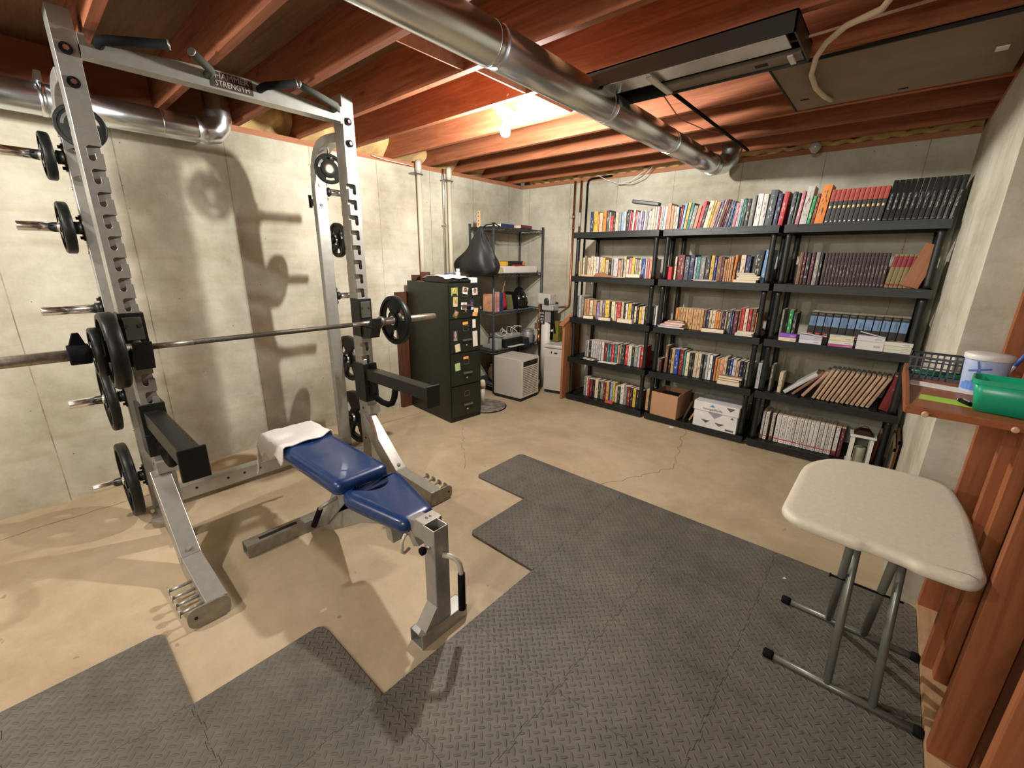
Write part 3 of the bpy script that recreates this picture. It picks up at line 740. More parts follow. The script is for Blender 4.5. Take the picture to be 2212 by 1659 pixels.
# towel over the head end
mb = MB(); NX, NY = 26, 26; grid = []
for i in range(NX+1):
    row = []
    for j in range(NY+1):
        s_, t_ = i/NX, j/NY
        x = -2.325-.10*(t_*0+0)-.56*s_ + .07*(1-s_)*(.5-t_)*1.0 + .018*math.sin(9*t_+2)*(1-s_) ; y = .715+.395*t_+.012*math.sin(11*s_)
        over = max(0, -2.640-x); side = max(0, .780-y)+max(0, y-1.078)
        z = .539+.004*math.sin(17*s_+5*t_)*math.sin(13*t_)
        z -= min(.20, over*.9)+side*1.15*(1+.25*math.sin(30*s_))
        xx = x + over*.72; yy = y+(max(0,.780-y)*.62 if y < .8 else -max(0,y-1.078)*.62)
        z += .010*math.exp(-((s_)/.06)**2)*abs(math.sin(7*t_+1))
        row.append(mb.b.verts.new((xx, yy, z)))
    grid.append(row)
for i in range(NX):
    for j in range(NY):
        f = mb.b.faces.new((grid[i][j], grid[i+1][j], grid[i+1][j+1], grid[i][j+1])); f.smooth = True
tw = mb.build('towel', TOWEL); sm = tw.modifiers.new('thick','SOLIDIFY'); sm.thickness = .007; sm.offset = 1
tag(tw, 'white towel draped over the head end of the bench', 'towel')

# ================================================================== FOLDING TABLE, RIGHT
ft = thing('folding_table', 'small almond plastic folding table with grey tube legs', 'folding table', (.11,1.95,0)); FO = (.11,1.95,0)
top = rpoly([(-.150,1.66,.10),(-.105,1.605,.03),(.075,1.590,.02),(.10,1.600,.02),(.19,1.590,.02),(.215,1.575,.02),(.33,1.575,.06),(.362,1.63,.05),(.364,2.05,.2),(.33,2.33,.10),(.14,2.34,.08),(-.06,2.31,.12),(-.145,2.15,.12)], .05, 5)
prof_out = dens(top, .04)
mb = MB(); n = len(prof_out); rings = []
cx = sum(p[0] for p in prof_out)/n; cy = sum(p[1] for p in prof_out)/n
for ins, z in ((.012,.664),(.002,.670),(.0,.684),(.003,.694),(.012,.700),(.030,.7015)):
    ring = []
    for i, p in enumerate(prof_out):
        a = Vector(prof_out[i-1]); q = Vector(prof_out[(i+1)%n]); d = (q-a).normalized(); nn = Vector((-d.y, d.x))
        ring.append(mb.b.verts.new((p[0]+nn.x*ins, p[1]+nn.y*ins, z)))
    rings.append(ring)
for A, B in zip(rings, rings[1:]):
    for k in range(n):
        f = mb.b.faces.new((A[k], A[(k+1)%n], B[(k+1)%n], B[k])); f.smooth = True
mb.b.faces.new(rings[0][::-1]); mb.b.faces.new(rings[-1])
mb.build('tabletop', TABLEP, ft, FO)
yn, yf = 1.712, 2.092
for yy in (yn, yf):
    b = MB().cyl((-.085,yy,.024),(.352,yy,.024),.0125,n=14); fb = b.build('foot_bar', GREYTUBE, ft, FO)
    for xa, xb in ((-.112,-.075),(.340,.368)): MB().lathe([(.012,xa),(.0185,xa+.005),(.0185,xb-.004),(.013,xb)], (0,yy,.024), 'x', 14).build('foot_cap', RUBBER, fb, FO)
# two crossed pairs of legs
for x in (.10,.232):
    MB().cyl((x,yn,.026),(x-.012,2.03,.668),.0135,n=14).build('leg', GREYTUBE, ft, FO)
    MB().cyl((x-.030 if x<.2 else x-.040,yf,.026),(x-.036 if x<.2 else x-.05,1.73,.668),.0135,n=14).build('leg', GREYTUBE, ft, FO)
MB().cyl((.03,1.885,.37),(.25,1.885,.37),.004,n=8).cyl((.03,1.885,.37),(.036,1.885,.37),.008,n=8).build('cross_rod', RUBBER, ft, FO)

# ================================================================== PEG SHELF ON THE STUDS AND THE THINGS ON IT
# shelf board
ps = thing('wooden_shelf', 'varnished brown shelf with small wooden knobs, fixed to the studs', 'shelf', (.37,2.0,1.12)); PO = (.37,2.0,1.12)
MB().box(.100,.368,1.785,2.425,1.094,1.118).build('board', DESKW, ps, PO, bev=.003)
MB().prism([(1.79,1.118),(2.425,1.118),(2.425,1.145),(2.10,1.140),(1.92,1.130),(1.81,1.121)], 'x', .100,.112).build('side_lip', DESKW, ps, PO, bev=.002)
MB().box(.102,.368,1.775,1.790,1.094,1.1175).build('knob_rail', DESKW, ps, PO, bev=.003)
KN = mat('pale_knob', (.55,.33,.19), .5)
for x in (.150,.335): MB().lathe([(.004,0),(.0045,-.010),(.0085,-.013),(.0095,-.018),(.006,-.023)], (x,1.775,1.104), 'y', 16).build('knob', KN, ps, PO)
solo(MB().box(-.105,.095,-.035,.035,0,.004), 'paper_pad', PAPER, 'long white paper strip lying on the brown shelf beside the baskets', 'paper', (.215,2.130,1.1183), math.radians(-14), bev=.001)
c_ = mat('lime_card', (.40,.62,.07), .7)
solo(MB().box(-.062,.062,-.034,.034,0,.002), 'index_card', c_, 'lime green card on the front of the brown shelf', 'note card', (.200,1.925,1.1183), math.radians(-6))
t = thing('marker_pen', 'small black clip pen lying on the lime card', 'pen', (.240,1.915,1.1275), math.radians(115))
MB().cyl((-.030,0,0),(.018,0,0),.0065,n=12).build('barrel', RUBBER, t); MB().cyl((.018,0,0),(.030,0,0),.005,.003,n=12).build('tip', CHROME, t); MB().box(-.026,.004,-.0015,.0015,.006,.009).build('clip', CHROME, t)
# dark slotted basket
t = thing('slotted_basket', 'dark blue-grey slotted plastic basket at the back of the brown shelf', 'basket', (.205,2.325,1.1185), math.radians(-4))
BK = mat('slate_plastic', (.05,.06,.08), .4)
b = MB(); W, D, Hh = .093, .070, .085
for sx in (-1,1):
    b.box(sx*W-.002,sx*W+.002,-D,D,0,Hh*.25); b.box(sx*W-.002,sx*W+.002,-D,D,Hh*.9,Hh)
    for k in range(8): y = -D+k*2*D/7; b.box(sx*W-.002,sx*W+.002,y-.003,y+.003,0,Hh)
for sy in (-1,1):
    b.box(-W,W,sy*D-.002,sy*D+.002,0,Hh*.16); b.box(-W,W,sy*D-.002,sy*D+.002,Hh*.9,Hh); b.box(-W,W,sy*D-.002,sy*D+.002,Hh*.5,Hh*.56)
    for k in range(11): x = -W+k*2*W/10; b.box(x-.0025,x+.0025,sy*D-.002,sy*D+.002,0,Hh)
b.box(-W,W,-D,D,0,.003); b.build('basket_body', BK, t)
b = MB().box(-W-.007,W+.007,-D-.007,-D+.002,Hh-.006,Hh).box(-W-.007,W+.007,D-.002,D+.007,Hh-.006,Hh).box(-W-.007,-W+.002,-D,D,Hh-.006,Hh).box(W-.002,W+.007,-D,D,Hh-.006,Hh)
b.build('rim', BK, t)
for k,(x,y,c,r) in enumerate(((-.055,-.04,(.01,.10,.05),.012),(-.02,-.03,(.01,.12,.06),.012),(.03,-.045,(.02,.10,.05),.011))):
    solo(MB().cyl((-.05,0,0),(.05,0,0),r,n=12), 'spool', mat('dark_green_spool', c, .4), 'dark green tube inside the slotted basket, %s' % ('nearest the wall corner','in the middle','nearest the tub')[k], 'tube', (.205+x+.02,2.325+y+.01,1.1215+r+.001), .15*k, group='green tubes in the slotted basket')
# round tub
t = thing('round_tub', 'round white and blue tub with a windmill picture on the brown shelf', 'tub', (.296,2.150,1.1185))
MB().lathe([(.046,0),(.050,.004),(.0575,.120),(.058,.123)], (0,0,0), 'z', 40).build('tub_body', mat('blue_sky_print', (.62,.67,.76), .4, 0, .1, 9, col2=(.30,.42,.72)), t)
MB().lathe([(.0605,.117),(.0615,.119),(.0615,.133),(.058,.136),(.02,.1365)], (0,0,0), 'z', 40).build('lid', mat('cream_lid', (.70,.68,.62), .4), t)
BL = mat('delft_blue', (.06,.13,.38), .5)
def onCyl(pts, r0, r1, h, a0):   # flat outline wrapped on the tub wall
    mb = MB(); vs = []
    for u, z in pts:
        r = r0+(r1-r0)*z/h+.0014; a = a0+u/r; vs.append(mb.b.verts.new((r*math.cos(a), r*math.sin(a), z)))
    mb.b.faces.new(vs); return mb
A0 = math.radians(-112)
b = onCyl([(-.008,.045),(.008,.045),(.0045,.082),(-.0045,.082)], .050,.0575,.120,A0).build('windmill_tower', BL, t)
b = MB()
for ang in (15,105,195,285):
    c2, s2 = math.cos(math.radians(ang)), math.sin(math.radians(ang))
    for q_ in range(4):
        ra, rb = .002+.007*q_, .002+.007*(q_+1); wa = .0028
        q = onCyl([(ra*c2-wa*s2,.085+ra*s2+wa*c2),(rb*c2-wa*s2,.085+rb*s2+wa*c2),(rb*c2+wa*s2,.085+rb*s2-wa*c2),(ra*c2+wa*s2,.085+ra*s2-wa*c2)], .050,.0575,.120,A0); m_ = bpy.data.meshes.new('q'); q.b.to_mesh(m_); b.b.from_mesh(m_); bpy.data.meshes.remove(m_)
b.build('windmill_sails', BL, t)
b = MB()
for k in range(7):
    q = onCyl([(-.045+.011*k,.012),(-.030+.011*k,.012),(-.033+.011*k,.035+.008*(k%3)),(-.042+.011*k,.036+.006*(k%2))], .050,.0575,.120,A0); m_ = bpy.data.meshes.new('q'); q.b.to_mesh(m_); b.b.from_mesh(m_); bpy.data.meshes.remove(m_)
b.build('painted_ground', mat('sea_blue_print', (.12,.25,.62), .5), t)
t = thing('pen', 'blue and white pen standing beside the round tub', 'pen', (.388,2.02,1.17)); t.rotation_euler = (0,math.radians(20),0)
t.location = (.338,2.225,1.122)
MB().cyl((0,0,0),(0,0,.125),.0055,n=12).build('barrel', WHITE, t); MB().cyl((0,0,.095),(0,0,.145),.0062,n=12).build('cap', BL, t)
# green tub in front
GR = bpy.data.materials.new('translucent_green'); GR.use_nodes = True; p = GR.node_tree.nodes['Principled BSDF']
p.inputs['Base Color'].default_value = (.015,.50,.26,1); p.inputs['Roughness'].default_value = .3; p.inputs['Transmission Weight'].default_value = .25; p.inputs['Alpha'].default_value = .93
t = thing('green_bin', 'bright green plastic bin on the corner of the brown shelf', 'bin', (.318,1.885,1.1195), math.radians(-6))
def bin_mesh(w0, d0, w1, d1, h, th=.0025):
    mb = MB(); 
    def rg(w_, d_, z): return [mb.b.verts.new((x, y, z)) for x, y in rrect(-w_, w_, -d_, d_, .02, 4)]
    A, B, C, D = rg(w0,d0,0), rg(w1,d1,h), rg(w1-th,d1-th,h), rg(w0-th,d0-th,th); n_ = len(A)
    for P_, Q in ((A,B),(B,C),(C,D)):
        for k in range(n_):
            f = mb.b.faces.new((P_[k], P_[(k+1)%n_], Q[(k+1)%n_], Q[k])); f.smooth = True
    mb.b.faces.new(A[::-1]); mb.b.faces.new(D); return mb
bin_mesh(.060,.040,.076,.058,.098).build('bin_body', GR, t)
b = MB(); o_ = rrect(-.079,.079,-.061,.061,.02,4); i_ = rrect(-.076,.076,-.058,.058,.02,4)
for k in range(len(o_)):
    q = (k+1)%len(o_); b.prism([o_[k],o_[q],i_[q],i_[k]], 'z', .085, .0985)
b.build('rim', GR, t)
OR = mat('orange_plastic', (.85,.28,.02), .4)
t = thing('utility_knife', 'orange and black craft knife inside the green bin', 'knife', (.312,1.885,1.192), math.radians(-40)); t.rotation_euler = (0,math.radians(12),math.radians(-40))
MB().box(-.022,.022,-.006,.006,-.004,.004).build('handle', RUBBER, t, bev=.002); MB().box(-.040,-.022,-.007,.007,-.005,.005).build('end_cap', OR, t, bev=.002); MB().box(.022,.038,-.007,.007,-.005,.005).build('end_cap', OR, t, bev=.002)
solo(MB().box(-.055,.055,-.035,.035,0,.045,bev=.01), 'cloth_bundle', mat('dark_cloth', (.05,.02,.02), .9, 0, .5, 30), 'dark bundle filling the bottom of the green bin', 'cloth', (.318,1.885,1.1225), math.radians(-6))

# ================================================================== FILE CABINET AND ITS TOP
fc = thing('file_cabinet', 'tall black four-drawer file cabinet covered in photos and notes', 'filing cabinet', (-2.993,2.552,0), math.radians(-5))
BC = mat('black_enamel', (.012,.013,.008), .42, 0, .25, 6)
MB().box(-.700,-.006,0,.372,0,1.335).build('cabinet_body', BC, fc, bev=.003)
for k in range(4):
    z0 = .05+k*.322
    d = MB().box(-.008,.010,.008,.364,z0,z0+.312).build('drawer', BC, fc, bev=.003)
    b = MB(); zc = z0+.225; 
    for q in ((.155,.217,zc+.022,zc+.026),(.155,.217,zc-.026,zc-.022),(.155,.159,zc-.026,zc+.026),(.213,.217,zc-.026,zc+.026)): b.box(.010,.0135,*q)
    b.build('label_holder', mat('grey_metal_frame', (.25,.25,.24), .35, .8), d)
    b = MB().box(.010,.030,.135,.245,z0+.118,z0+.124).box(.028,.032,.135,.245,z0+.108,z0+.124); b.build('pull', mat('grey_metal_frame', (0,0,0)), d)
    MB().lathe([(.009,.010),(.010,.013),(.008,.017)], (0,.190,z0+.065), 'x', 14).build('lock_button', CHROME, d)
def on_front(y, z, w_, h_, name, m, label, cat, rz=0, group=None, kids=()):
    """flat card stuck on the drawer fronts; y, z measured on the cabinet face"""
    base = Vector((.0115, y, z)); M = Matrix.Translation((-2.993,2.552,0)) @ Matrix.Rotation(math.radians(-5),4,'Z')
    t = thing(name, label, cat, M @ base, math.radians(-5), group); t.rotation_euler = (math.radians(rz),0,math.radians(-5))
    MB().box(0,.0012,-w_/2,w_/2,-h_/2,h_/2).build('card', m, t)
    for nm, mm, pts in kids:
        MB().prism([(u*w_/2, v*h_/2) for u, v in pts], 'x', .0012, .0020).build(nm, mm, t)
    return t
SK = mat('photo_skin', (.68,.33,.22), .5); HAIRD = mat('photo_dark_hair', (.07,.03,.02), .5); HAIRB = mat('photo_blond_hair', (.62,.42,.14), .5)
def ell(cx_, cy_, rx, ry, n=14): return [(cx_+rx*math.cos(2*math.pi*k/n), cy_+ry*math.sin(2*math.pi*k/n)) for k in range(n)]
def portrait(y, z, w_, h_, bg, hair, top_, label, rz=0):
    bgm = mat('photo_bg_%d'%int(bg[0]*999+bg[1]*99), bg, .4)
    on_front(y, z, w_, h_, 'photo', bgm, label, 'photo', rz, 'snapshots on the file cabinet',
        [('pictured_clothes', mat('photo_cloth_%d'%int(top_[0]*999), top_, .5), [(-.75,-.98),(.75,-.98),(.55,-.45),(-.55,-.45)]), ('pictured_hair', hair, ell(0,.22,.52,.66)), ('pictured_face', SK, ell(.02,.12,.34,.46))])
portrait(.062,1.262,.072,.072,(.25,.32,.05),HAIRB,(.02,.02,.02),'snapshot of a fair-haired person in black against green, top left of cabinet',2)
portrait(.185,1.268,.066,.062,(.45,.40,.36),HAIRD,(.7,.6,.5),'snapshot of a dark-haired person in white, top middle of cabinet',-12)
portrait(.300,1.256,.062,.066,(.55,.50,.48),HAIRD,(.75,.4,.35),'pale pink snapshot in the top right corner of the cabinet',4)
portrait(.070,1.172,.052,.088,(.35,.34,.12),HAIRB,(.75,.45,.38),'tall snapshot of a long-haired person in pink, left side of cabinet',-3)
portrait(.168,1.128,.066,.066,(.60,.60,.58),SK,(.66,.30,.22),'square snapshot with a white right half above the top drawer pull',-3)
portrait(.262,1.135,.045,.096,(.03,.02,.10),HAIRD,(.55,.55,.65),'narrow dark purple photo on the right of the top drawer',6)
portrait(.072,1.058,.052,.066,(.12,.10,.04),SK,(.08,.12,.03),'small dark tilted photo low on the left of the top drawer',-28)
portrait(.062,.860,.052,.095,(.04,.06,.10),SK,(.35,.27,.20),'tall blue-black photo of a standing figure on the second drawer',0)
YL = mat('yellow_note', (.72,.52,.20), .8); YL2 = mat('pale_yellow_note', (.66,.60,.36), .8); ORN = mat('orange_sticker', (.85,.38,.09), .6); GN = mat('pale_green_note', (.40,.58,.22), .8)
on_front(.312,1.080,.048,.045,'sticky_note',YL,'yellow sticky note above an orange one, right edge of the top drawer','sticky note',-6)
on_front(.298,1.044,.058,.036,'sticky_note',mat('orange_note',(.70,.32,.12),.8),'orange note overlapped by the yellow one, right edge of the top drawer','sticky note',-6)
on_front(.180,.962+.005,.062,.026,'sticker',ORN,'orange oval sticker over the second drawer label holder','sticker',3)
on_front(.180,.635,.062,.026,'sticker',ORN,'orange oval sticker over the third drawer label holder','sticker',3)
on_front(.285,.955,.038,.080,'note_card',PAPER,'narrow cream card at the upper right of the second drawer','note card',0)
on_front(.296,.808,.058,.150,'note_card',mat('long_white_note',(.68,.62,.52),.8),'long white paper hanging at the right of the second drawer','note card',2)
on_front(.085,.742,.058,.074,'sticky_note',YL2,'pale yellow sticky note at the lower left of the second drawer','sticky note',8)
on_front(.080,.558,.060,.074,'sticky_note',GN,'pale green sticky note at the left of the third drawer','sticky note',4)
CM = Matrix.Translation((-2.993,2.552,1.3352)) @ Matrix.Rotation(math.radians(-5),4,'Z')
def oncab(x, y): return tuple(CM @ Vector((x,y,0)))
solo(MB().box(-.05,.05,-.13,.13,0,.055), 'wooden_block', DARKW, 'dark wooden box at the wall end of the file cabinet top', 'box', oncab(-.630,.17), math.radians(-5), bev=.003)
t = thing('clock_radio', 'small dark maroon cube clock radio on the file cabinet', 'clock', oncab(-.475,.075), math.radians(-50))
MB().box(-.045,.045,-.04,.04,0,.088,bev=.006).build('case', mat('maroon_plastic', (.075,.018,.018), .3), t)
MB().box(-.036,.036,-.0412,-.040,.048,.080).build('display', mat('dark_red_window', (.16,.02,.03), .15), t)
MB().box(-.036,.036,-.0412,-.040,.014,.038).build('speaker_grille', DARKREC, t); MB().lathe([(.006,-.040),(.006,-.044)], (-.005,0,.032), 'y', 12).build('button', WHITE, t)
solo(MB().box(-.06,.06,-.012,.012,0,.003), 'folder', mat('manila', (.62,.42,.16), .8), 'manila folder edge under the things on the file cabinet', 'folder', oncab(-.48,.03), math.radians(-4))
t = thing('laptop_tray', 'black domed document case lying on the file cabinet', 'case', oncab(-.215,.150), math.radians(-5))
MB().prism([(-.19,0),(.19,0),(.20,.02),(.15,.05),(0,.060),(-.15,.050),(-.20,.02)], 'y', -.13,.13).build('case_body', BLACKM, t, bev=.006)
mb = MB(); g_ = [[mb.b.verts.new((-.20+.40*i/10, -.13+.25*j/6, .0625-.14*((i/10-.5)**2)+.004*math.sin(i+2*j)+(.012 if i>8 else 0))) for j in range(7)] for i in range(11)]
for i in range(10):
    for j in range(6): f = mb.b.faces.new((g_[i][j], g_[i+1][j], g_[i+1][j+1], g_[i][j+1])); f.smooth = True
pp = mb.build('loose_papers', PAPER); pp.location = Vector(oncab(-.235,.140))+Vector((0,0,.0015)); pp.rotation_euler = (0,0,math.radians(-8)); s_ = pp.modifiers.new('t','SOLIDIFY'); s_.thickness = .004; s_.offset = 1
tag(pp, 'white sheets of paper spread over the black case on the file cabinet', 'paper')
t = thing('medicine_bottle', 'small white bottle standing behind the papers on the file cabinet', 'bottle', oncab(-.28,.325)); 
MB().lathe([(.022,0),(.024,.004),(.024,.085),(.016,.095)], n=20).build('bottle_body', WHITE, t); MB().lathe([(.018,.094),(.018,.118),(.015,.121)], n=20).build('cap', WHITE, t)
solo(MB().box(-.05,.05,-.03,.03,0,.075,bev=.004), 'blue_packet', mat('blue_packet', (.08,.10,.34), .5), 'blue packet lying at the back of the file cabinet top', 'packet', oncab(-.40,.315), .2)
solo(MB().box(-.045,.045,-.05,.05,0,.045,bev=.002), 'small_carton', PAPER, 'small white carton at the front right corner of the cabinet top', 'box', oncab(-.080,.318), math.radians(-5))
solo(MB().lathe([(.012,0),(.013,.02),(.008,.028)], n=14), 'pill_bottle', CHROME, 'tiny silver jar beside the white carton on the file cabinet', 'jar', oncab(-.155,.335))
solo(MB().box(-.020,.020,-.28,.28,0,1.22), 'plywood_sheet', DARKW, 'narrow brown board standing between the file cabinet and the left wall', 'board', (-3.745,2.785,0), 0)
# ================================================================== WIRE SHELVING IN THE CORNER
ws = thing('wire_shelving', 'dark metal wire shelving unit in the far left corner', 'shelving unit', (-3.56,3.98,0)); WO = (-3.56,3.98,0)
WM = mat('dark_grey_wire', (.075,.085,.098), .4, .3)
WX0, WX1, WY0, WY1 = -3.745, -3.375, 3.545, 4.425
for x in (WX0, WX1):
    for y in (WY0, WY1): MB().cyl((x,y,0),(x,y,1.925),.0135,n=14).cyl((x,y,1.925),(x,y,1.935),.016,n=14).build('post', WM, ws, WO)
WZ = (1.895,1.395,.965,.515,.11)
for z in WZ:
    b = MB()
    for yy in (WY0, WY1):
        for dz in (0,-.030): b.cyl((WX0,yy,z+dz),(WX1,yy,z+dz),.0035,n=6)
        k = 0; x = WX0
        while x < WX1-.01:
            b.cyl((x,yy,z if k%2 else z-.030),(min(x+.03,WX1),yy,z-.030 if k%2 else z),.0022,n=5); x += .03; k += 1
    for xx in (WX0, WX1):
        for dz in (0,-.030): b.cyl((xx,WY0,z+dz),(xx,WY1,z+dz),.0035,n=6)
        k = 0; y = WY0
        while y < WY1-.01:
            b.cyl((xx,y,z if k%2 else z-.030),(xx,min(y+.04,WY1),z-.030 if k%2 else z),.0022,n=5); y += .04; k += 1
    y = WY0+.02
    while y < WY1: b.cyl((WX0,y,z+.003),(WX1,y,z+.003),.0018,n=5); y += .022
    sh = b.build('wire_shelf', WM, ws, WO)
    MB().box(WX0+.005,WX1-.005,WY0+.005,WY1-.005,z-.004,z-.001).build('shelf_liner', mat('smoky_liner', (.06,.06,.05), .5), sh, WO)
def W1(x, y, lvl): return (x, y, WZ[lvl]+.0055)
NAVY = mat('navy_cover', (.02,.025,.09), .5); MAR = mat('maroon_cover', (.12,.012,.03), .5)
def flatbook(name, w_, d_, h_, m, label, cat, loc, rz=0, group=None, pages=True):
    t = thing(name, label, cat, loc, rz, group)
    b = MB().box(-w_/2,w_/2,-d_/2,d_/2,0,.002).box(-w_/2,w_/2,-d_/2,d_/2,h_-.002,h_).box(-w_/2,w_/2,d_/2-.002,d_/2,.002,h_-.002)
    b.build('cover', m, t)
    MB().box(-w_/2+.003,w_/2-.003,-d_/2+.002,d_/2-.002,.002,h_-.002).build('pages', PAGES, t)
    return t
flatbook('binder', .22,.26,.03, NAVY, 'navy folder with white edge on top of the wire shelving', 'folder', W1(-3.50,3.77,0), math.radians(-90))
flatbook('binder', .22,.28,.035, MAR, 'maroon folder on top of the wire shelving, right of the navy one', 'folder', W1(-3.50,4.08,0), math.radians(-86))
# hanging black bag with a slat sticking out
mb = MB(); rings = []; prof = [(1.885,.022,.020),(1.83,.035,.03),(1.77,.075,.05),(1.70,.125,.07),(1.62,.165,.085),(1.55,.20,.10),(1.49,.235,.105),(1.44,.23,.10),(1.40,.19,.09),(1.375,.10,.05)]
for k, (z, rx, ry) in enumerate(prof):
    ring = []
    for i in range(36):
        a = 2*math.pi*i/36; f_ = 1+.14*math.sin(5*a+k*.6)+.08*math.sin(9*a-k)
        skew = -.015*k + (-.10 if 4 < k < 8 and math.cos(a) < -.5 else 0)
        ring.append(mb.b.verts.new((rx*math.cos(a)*f_+.02*k*.3+skew*(1 if math.cos(a)<0 else .2), ry*math.sin(a)*f_, z-1.885)))
    rings.append(ring)
for A, B in zip(rings, rings[1:]):
    for k in range(36): f = mb.b.faces.new((A[k], A[(k+1)%36], B[(k+1)%36], B[k])); f.smooth = True
mb.b.faces.new(rings[0][::-1]); mb.b.faces.new(rings[-1])
bg = thing('cloth_bag', 'black cloth bag hanging from the near corner of the wire shelving', 'bag', (-3.37,3.345,1.885))
mb.build('bag_body', mat('black_nylon', (.012,.013,.013), .55, 0, .3, 10, .6), bg, sub=1)
MB().tube([(0,0,-.03),(.02,.06,.01),(.06,.155,.03),(.095,.19,.0)], .006, 6).build('drawstring', RUBBER, bg)
sl = thing('wood_strip', 'pale wooden slat with screw holes sticking up from the black bag', 'wood slat', (-3.40,3.35,1.87)); sl.rotation_euler = (0,math.radians(-1),0)
MB().box(-.019,.019,-.006,.006,0,.165).build('slat', mat('pale_slat', (.55,.38,.20), .7), sl)
b = MB()
for z in (.035,.065,.11,.145): b.cyl((0,-.0075,z),(0,-.005,z),.006,n=10)
b.build('screw_hole', DARKREC, sl)
# shelf 2: white carton, small box, drill case
solo(MB().box(-.13,.13,-.30,.30,0,.078), 'long_carton', PAPER, 'long white carton on the second wire shelf', 'box', W1(-3.53,4.06,1), 0, bev=.003)
solo(MB().box(-.06,.06,-.07,.07,0,.062), 'small_carton', mat('cream_carton', (.60,.50,.28), .8), 'small cream carton at the near end of the second wire shelf', 'box', W1(-3.45,3.66,1), .1, bev=.002)
t = thing('tool_case', 'black and yellow tool lying on the white carton', 'power tool', (-3.50,3.99,1.4795), math.radians(4))
MB().box(-.06,.06,-.16,.16,0,.055,bev=.01).build('tool_body', BLACKM, t); MB().box(-.065,.065,-.20,-.15,0,.05,bev=.01).build('end_piece', mat('tool_yellow', (.75,.42,.03), .4), t); MB().box(.0,.068,.14,.19,0,.045,bev=.01).build('end_piece', mat('tool_orange', (.6,.28,.06), .5), t)
solo(MB().box(-.03,.03,-.10,.10,0,.012,bev=.004), 'red_strap', mat('red_plastic', (.45,.02,.03), .5), 'red strap beside the black and yellow tool', 'strap', (-3.425,4.02,1.4795), .1)
# shelf 3: books, red thing, black round appliance
cols = [(.60,.30,.16),(.50,.20,.15),(.45,.30,.34),(.03,.03,.06),(.03,.05,.12)]; nm_ = ['tan and orange','reddish brown','mauve','black','dark blue']
for k in range(5):
    solo(MB().box(-.085,.085,-.011,.011,0,.20+.012*(k%3)), 'picture_book', mat('picture_cover_%d'%k, cols[k], .5, 0, .35, 14), '%s book leaning on the third wire shelf' % nm_[k], 'book', (-3.46,3.565+.032*k,WZ[2]+.0065), .05, group='picture books on the third wire shelf')
t = thing('red_toy_guitar', 'red toy with a long thin stick leaning on the third wire shelf', 'toy', (-3.48,3.80,WZ[2]+.0095))
MB().lathe([(.02,0),(.055,.02),(.062,.08),(.045,.13),(.05,.17),(.03,.20)], n=20).build('body', mat('red_glossy', (.42,.02,.025), .3), t)
MB().tube([(.04,-.06,.05),(.0,.02,.22),(-.02,.09,.38)], .005, 8).build('stick', mat('stick_brown', (.42,.22,.14), .6), t)
solo(MB().box(-.08,.08,-.006,.006,0,.21,rot=('X',.22)), 'black_board', RUBBER, 'thin black panel leaning between the red toy and round appliance', 'panel', (-3.47,3.965,WZ[2]+.0068))
solo(MB().box(-.07,.07,-.02,.02,0,.17,rot=('X',.25)), 'olive_packet', mat('olive_packet', (.16,.16,.07), .6), 'olive packet leaning on the third wire shelf behind the black panel', 'packet', (-3.48,3.895,WZ[2]+.011))
t = thing('round_appliance', 'glossy black domed appliance with two silver knobs', 'appliance', (-3.50,4.14,WZ[2]+.006))
MB().lathe([(.09,0),(.105,.015),(.115,.07),(.10,.13),(.075,.19),(.05,.235),(.02,.255)], n=32).build('dome', mat('gloss_black', (.008,.008,.008), .12), t)
for dy in (-.045,.02): MB().lathe([(.018,.095),(.020,.100),(.012,.122)], (0,dy,.145), 'x', 16).build('knob', CHROME, t)
# shelf 4: adapters, cables, printer, canister
solo(MB().box(-.06,.06,-.05,.05,0,.13,bev=.02), 'white_adapter', GREYP, 'pale grey power box on the fourth wire shelf', 'adapter', W1(-3.43,3.64,3), .1)
t = thing('printer', 'black and grey printer on the fourth wire shelf', 'printer', W1(-3.53,3.93,3))
MB().box(-.14,.14,-.17,.17,0,.10,bev=.012).build('printer_body', BLACKM, t); MB().box(-.13,.12,-.15,.15,.10,.155,bev=.02).build('lid', GREYP, t); MB().box(-.02,.06,-.06,.06,.156,.164).build('control_panel', DARKREC, t); MB().box(.14,.19,-.12,.14,.008,.014).build('paper_tray', WHITE, t)
t = thing('metal_canister', 'dull silver canister at the far end of the fourth wire shelf', 'canister', W1(-3.47,4.30,3))
MB().lathe([(.070,0),(.072,.004),(.072,.145),(.070,.148)], n=28).build('canister_body', mat('dull_silver', (.40,.38,.36), .45, .4), t); MB().lathe([(.074,.145),(.074,.165),(.068,.168)], n=28).build('lid', mat('dull_silver', (0,0,0)), t)
b = MB()
for k in range(3):
    pts = []
    for i in range(22):
        a = i*.42+k*1.7; pts.append((-3.46+.05*math.cos(a*1.3+k), 3.72+.018*i+.03*math.sin(a+k), WZ[3]+.19+.045*math.sin(a*.9+k*2)))
    b.tube(pts, .0035, 6)
b.tube([(-3.42,3.57,.72),(-3.40,3.60,.64),(-3.385,3.63,.56),(-3.38,3.67,.535)], .0035, 6)
tag(b.build('white_cable', WHITE), 'tangle of white cable on top of the printer', 'cable')
for (x, y, w_, d_, h_, c, lb) in ((-3.55,3.70,.16,.16,.03,(.35,.34,.30),'flat grey box at the near end of the fourth wire shelf'),(-3.48,4.16,.20,.10,.08,(.03,.03,.03),'black box between the printer and the silver canister')):
    solo(MB().box(-w_/2,w_/2,-d_/2,d_/2,0,h_,bev=.004), 'small_box', mat('sb%d'%int(c[0]*100), c, .5), lb, 'box', W1(x,y,3))
t = thing('patterned_vase', 'brown patterned vase on the lowest wire shelf', 'vase', W1(-3.46,3.66,4))
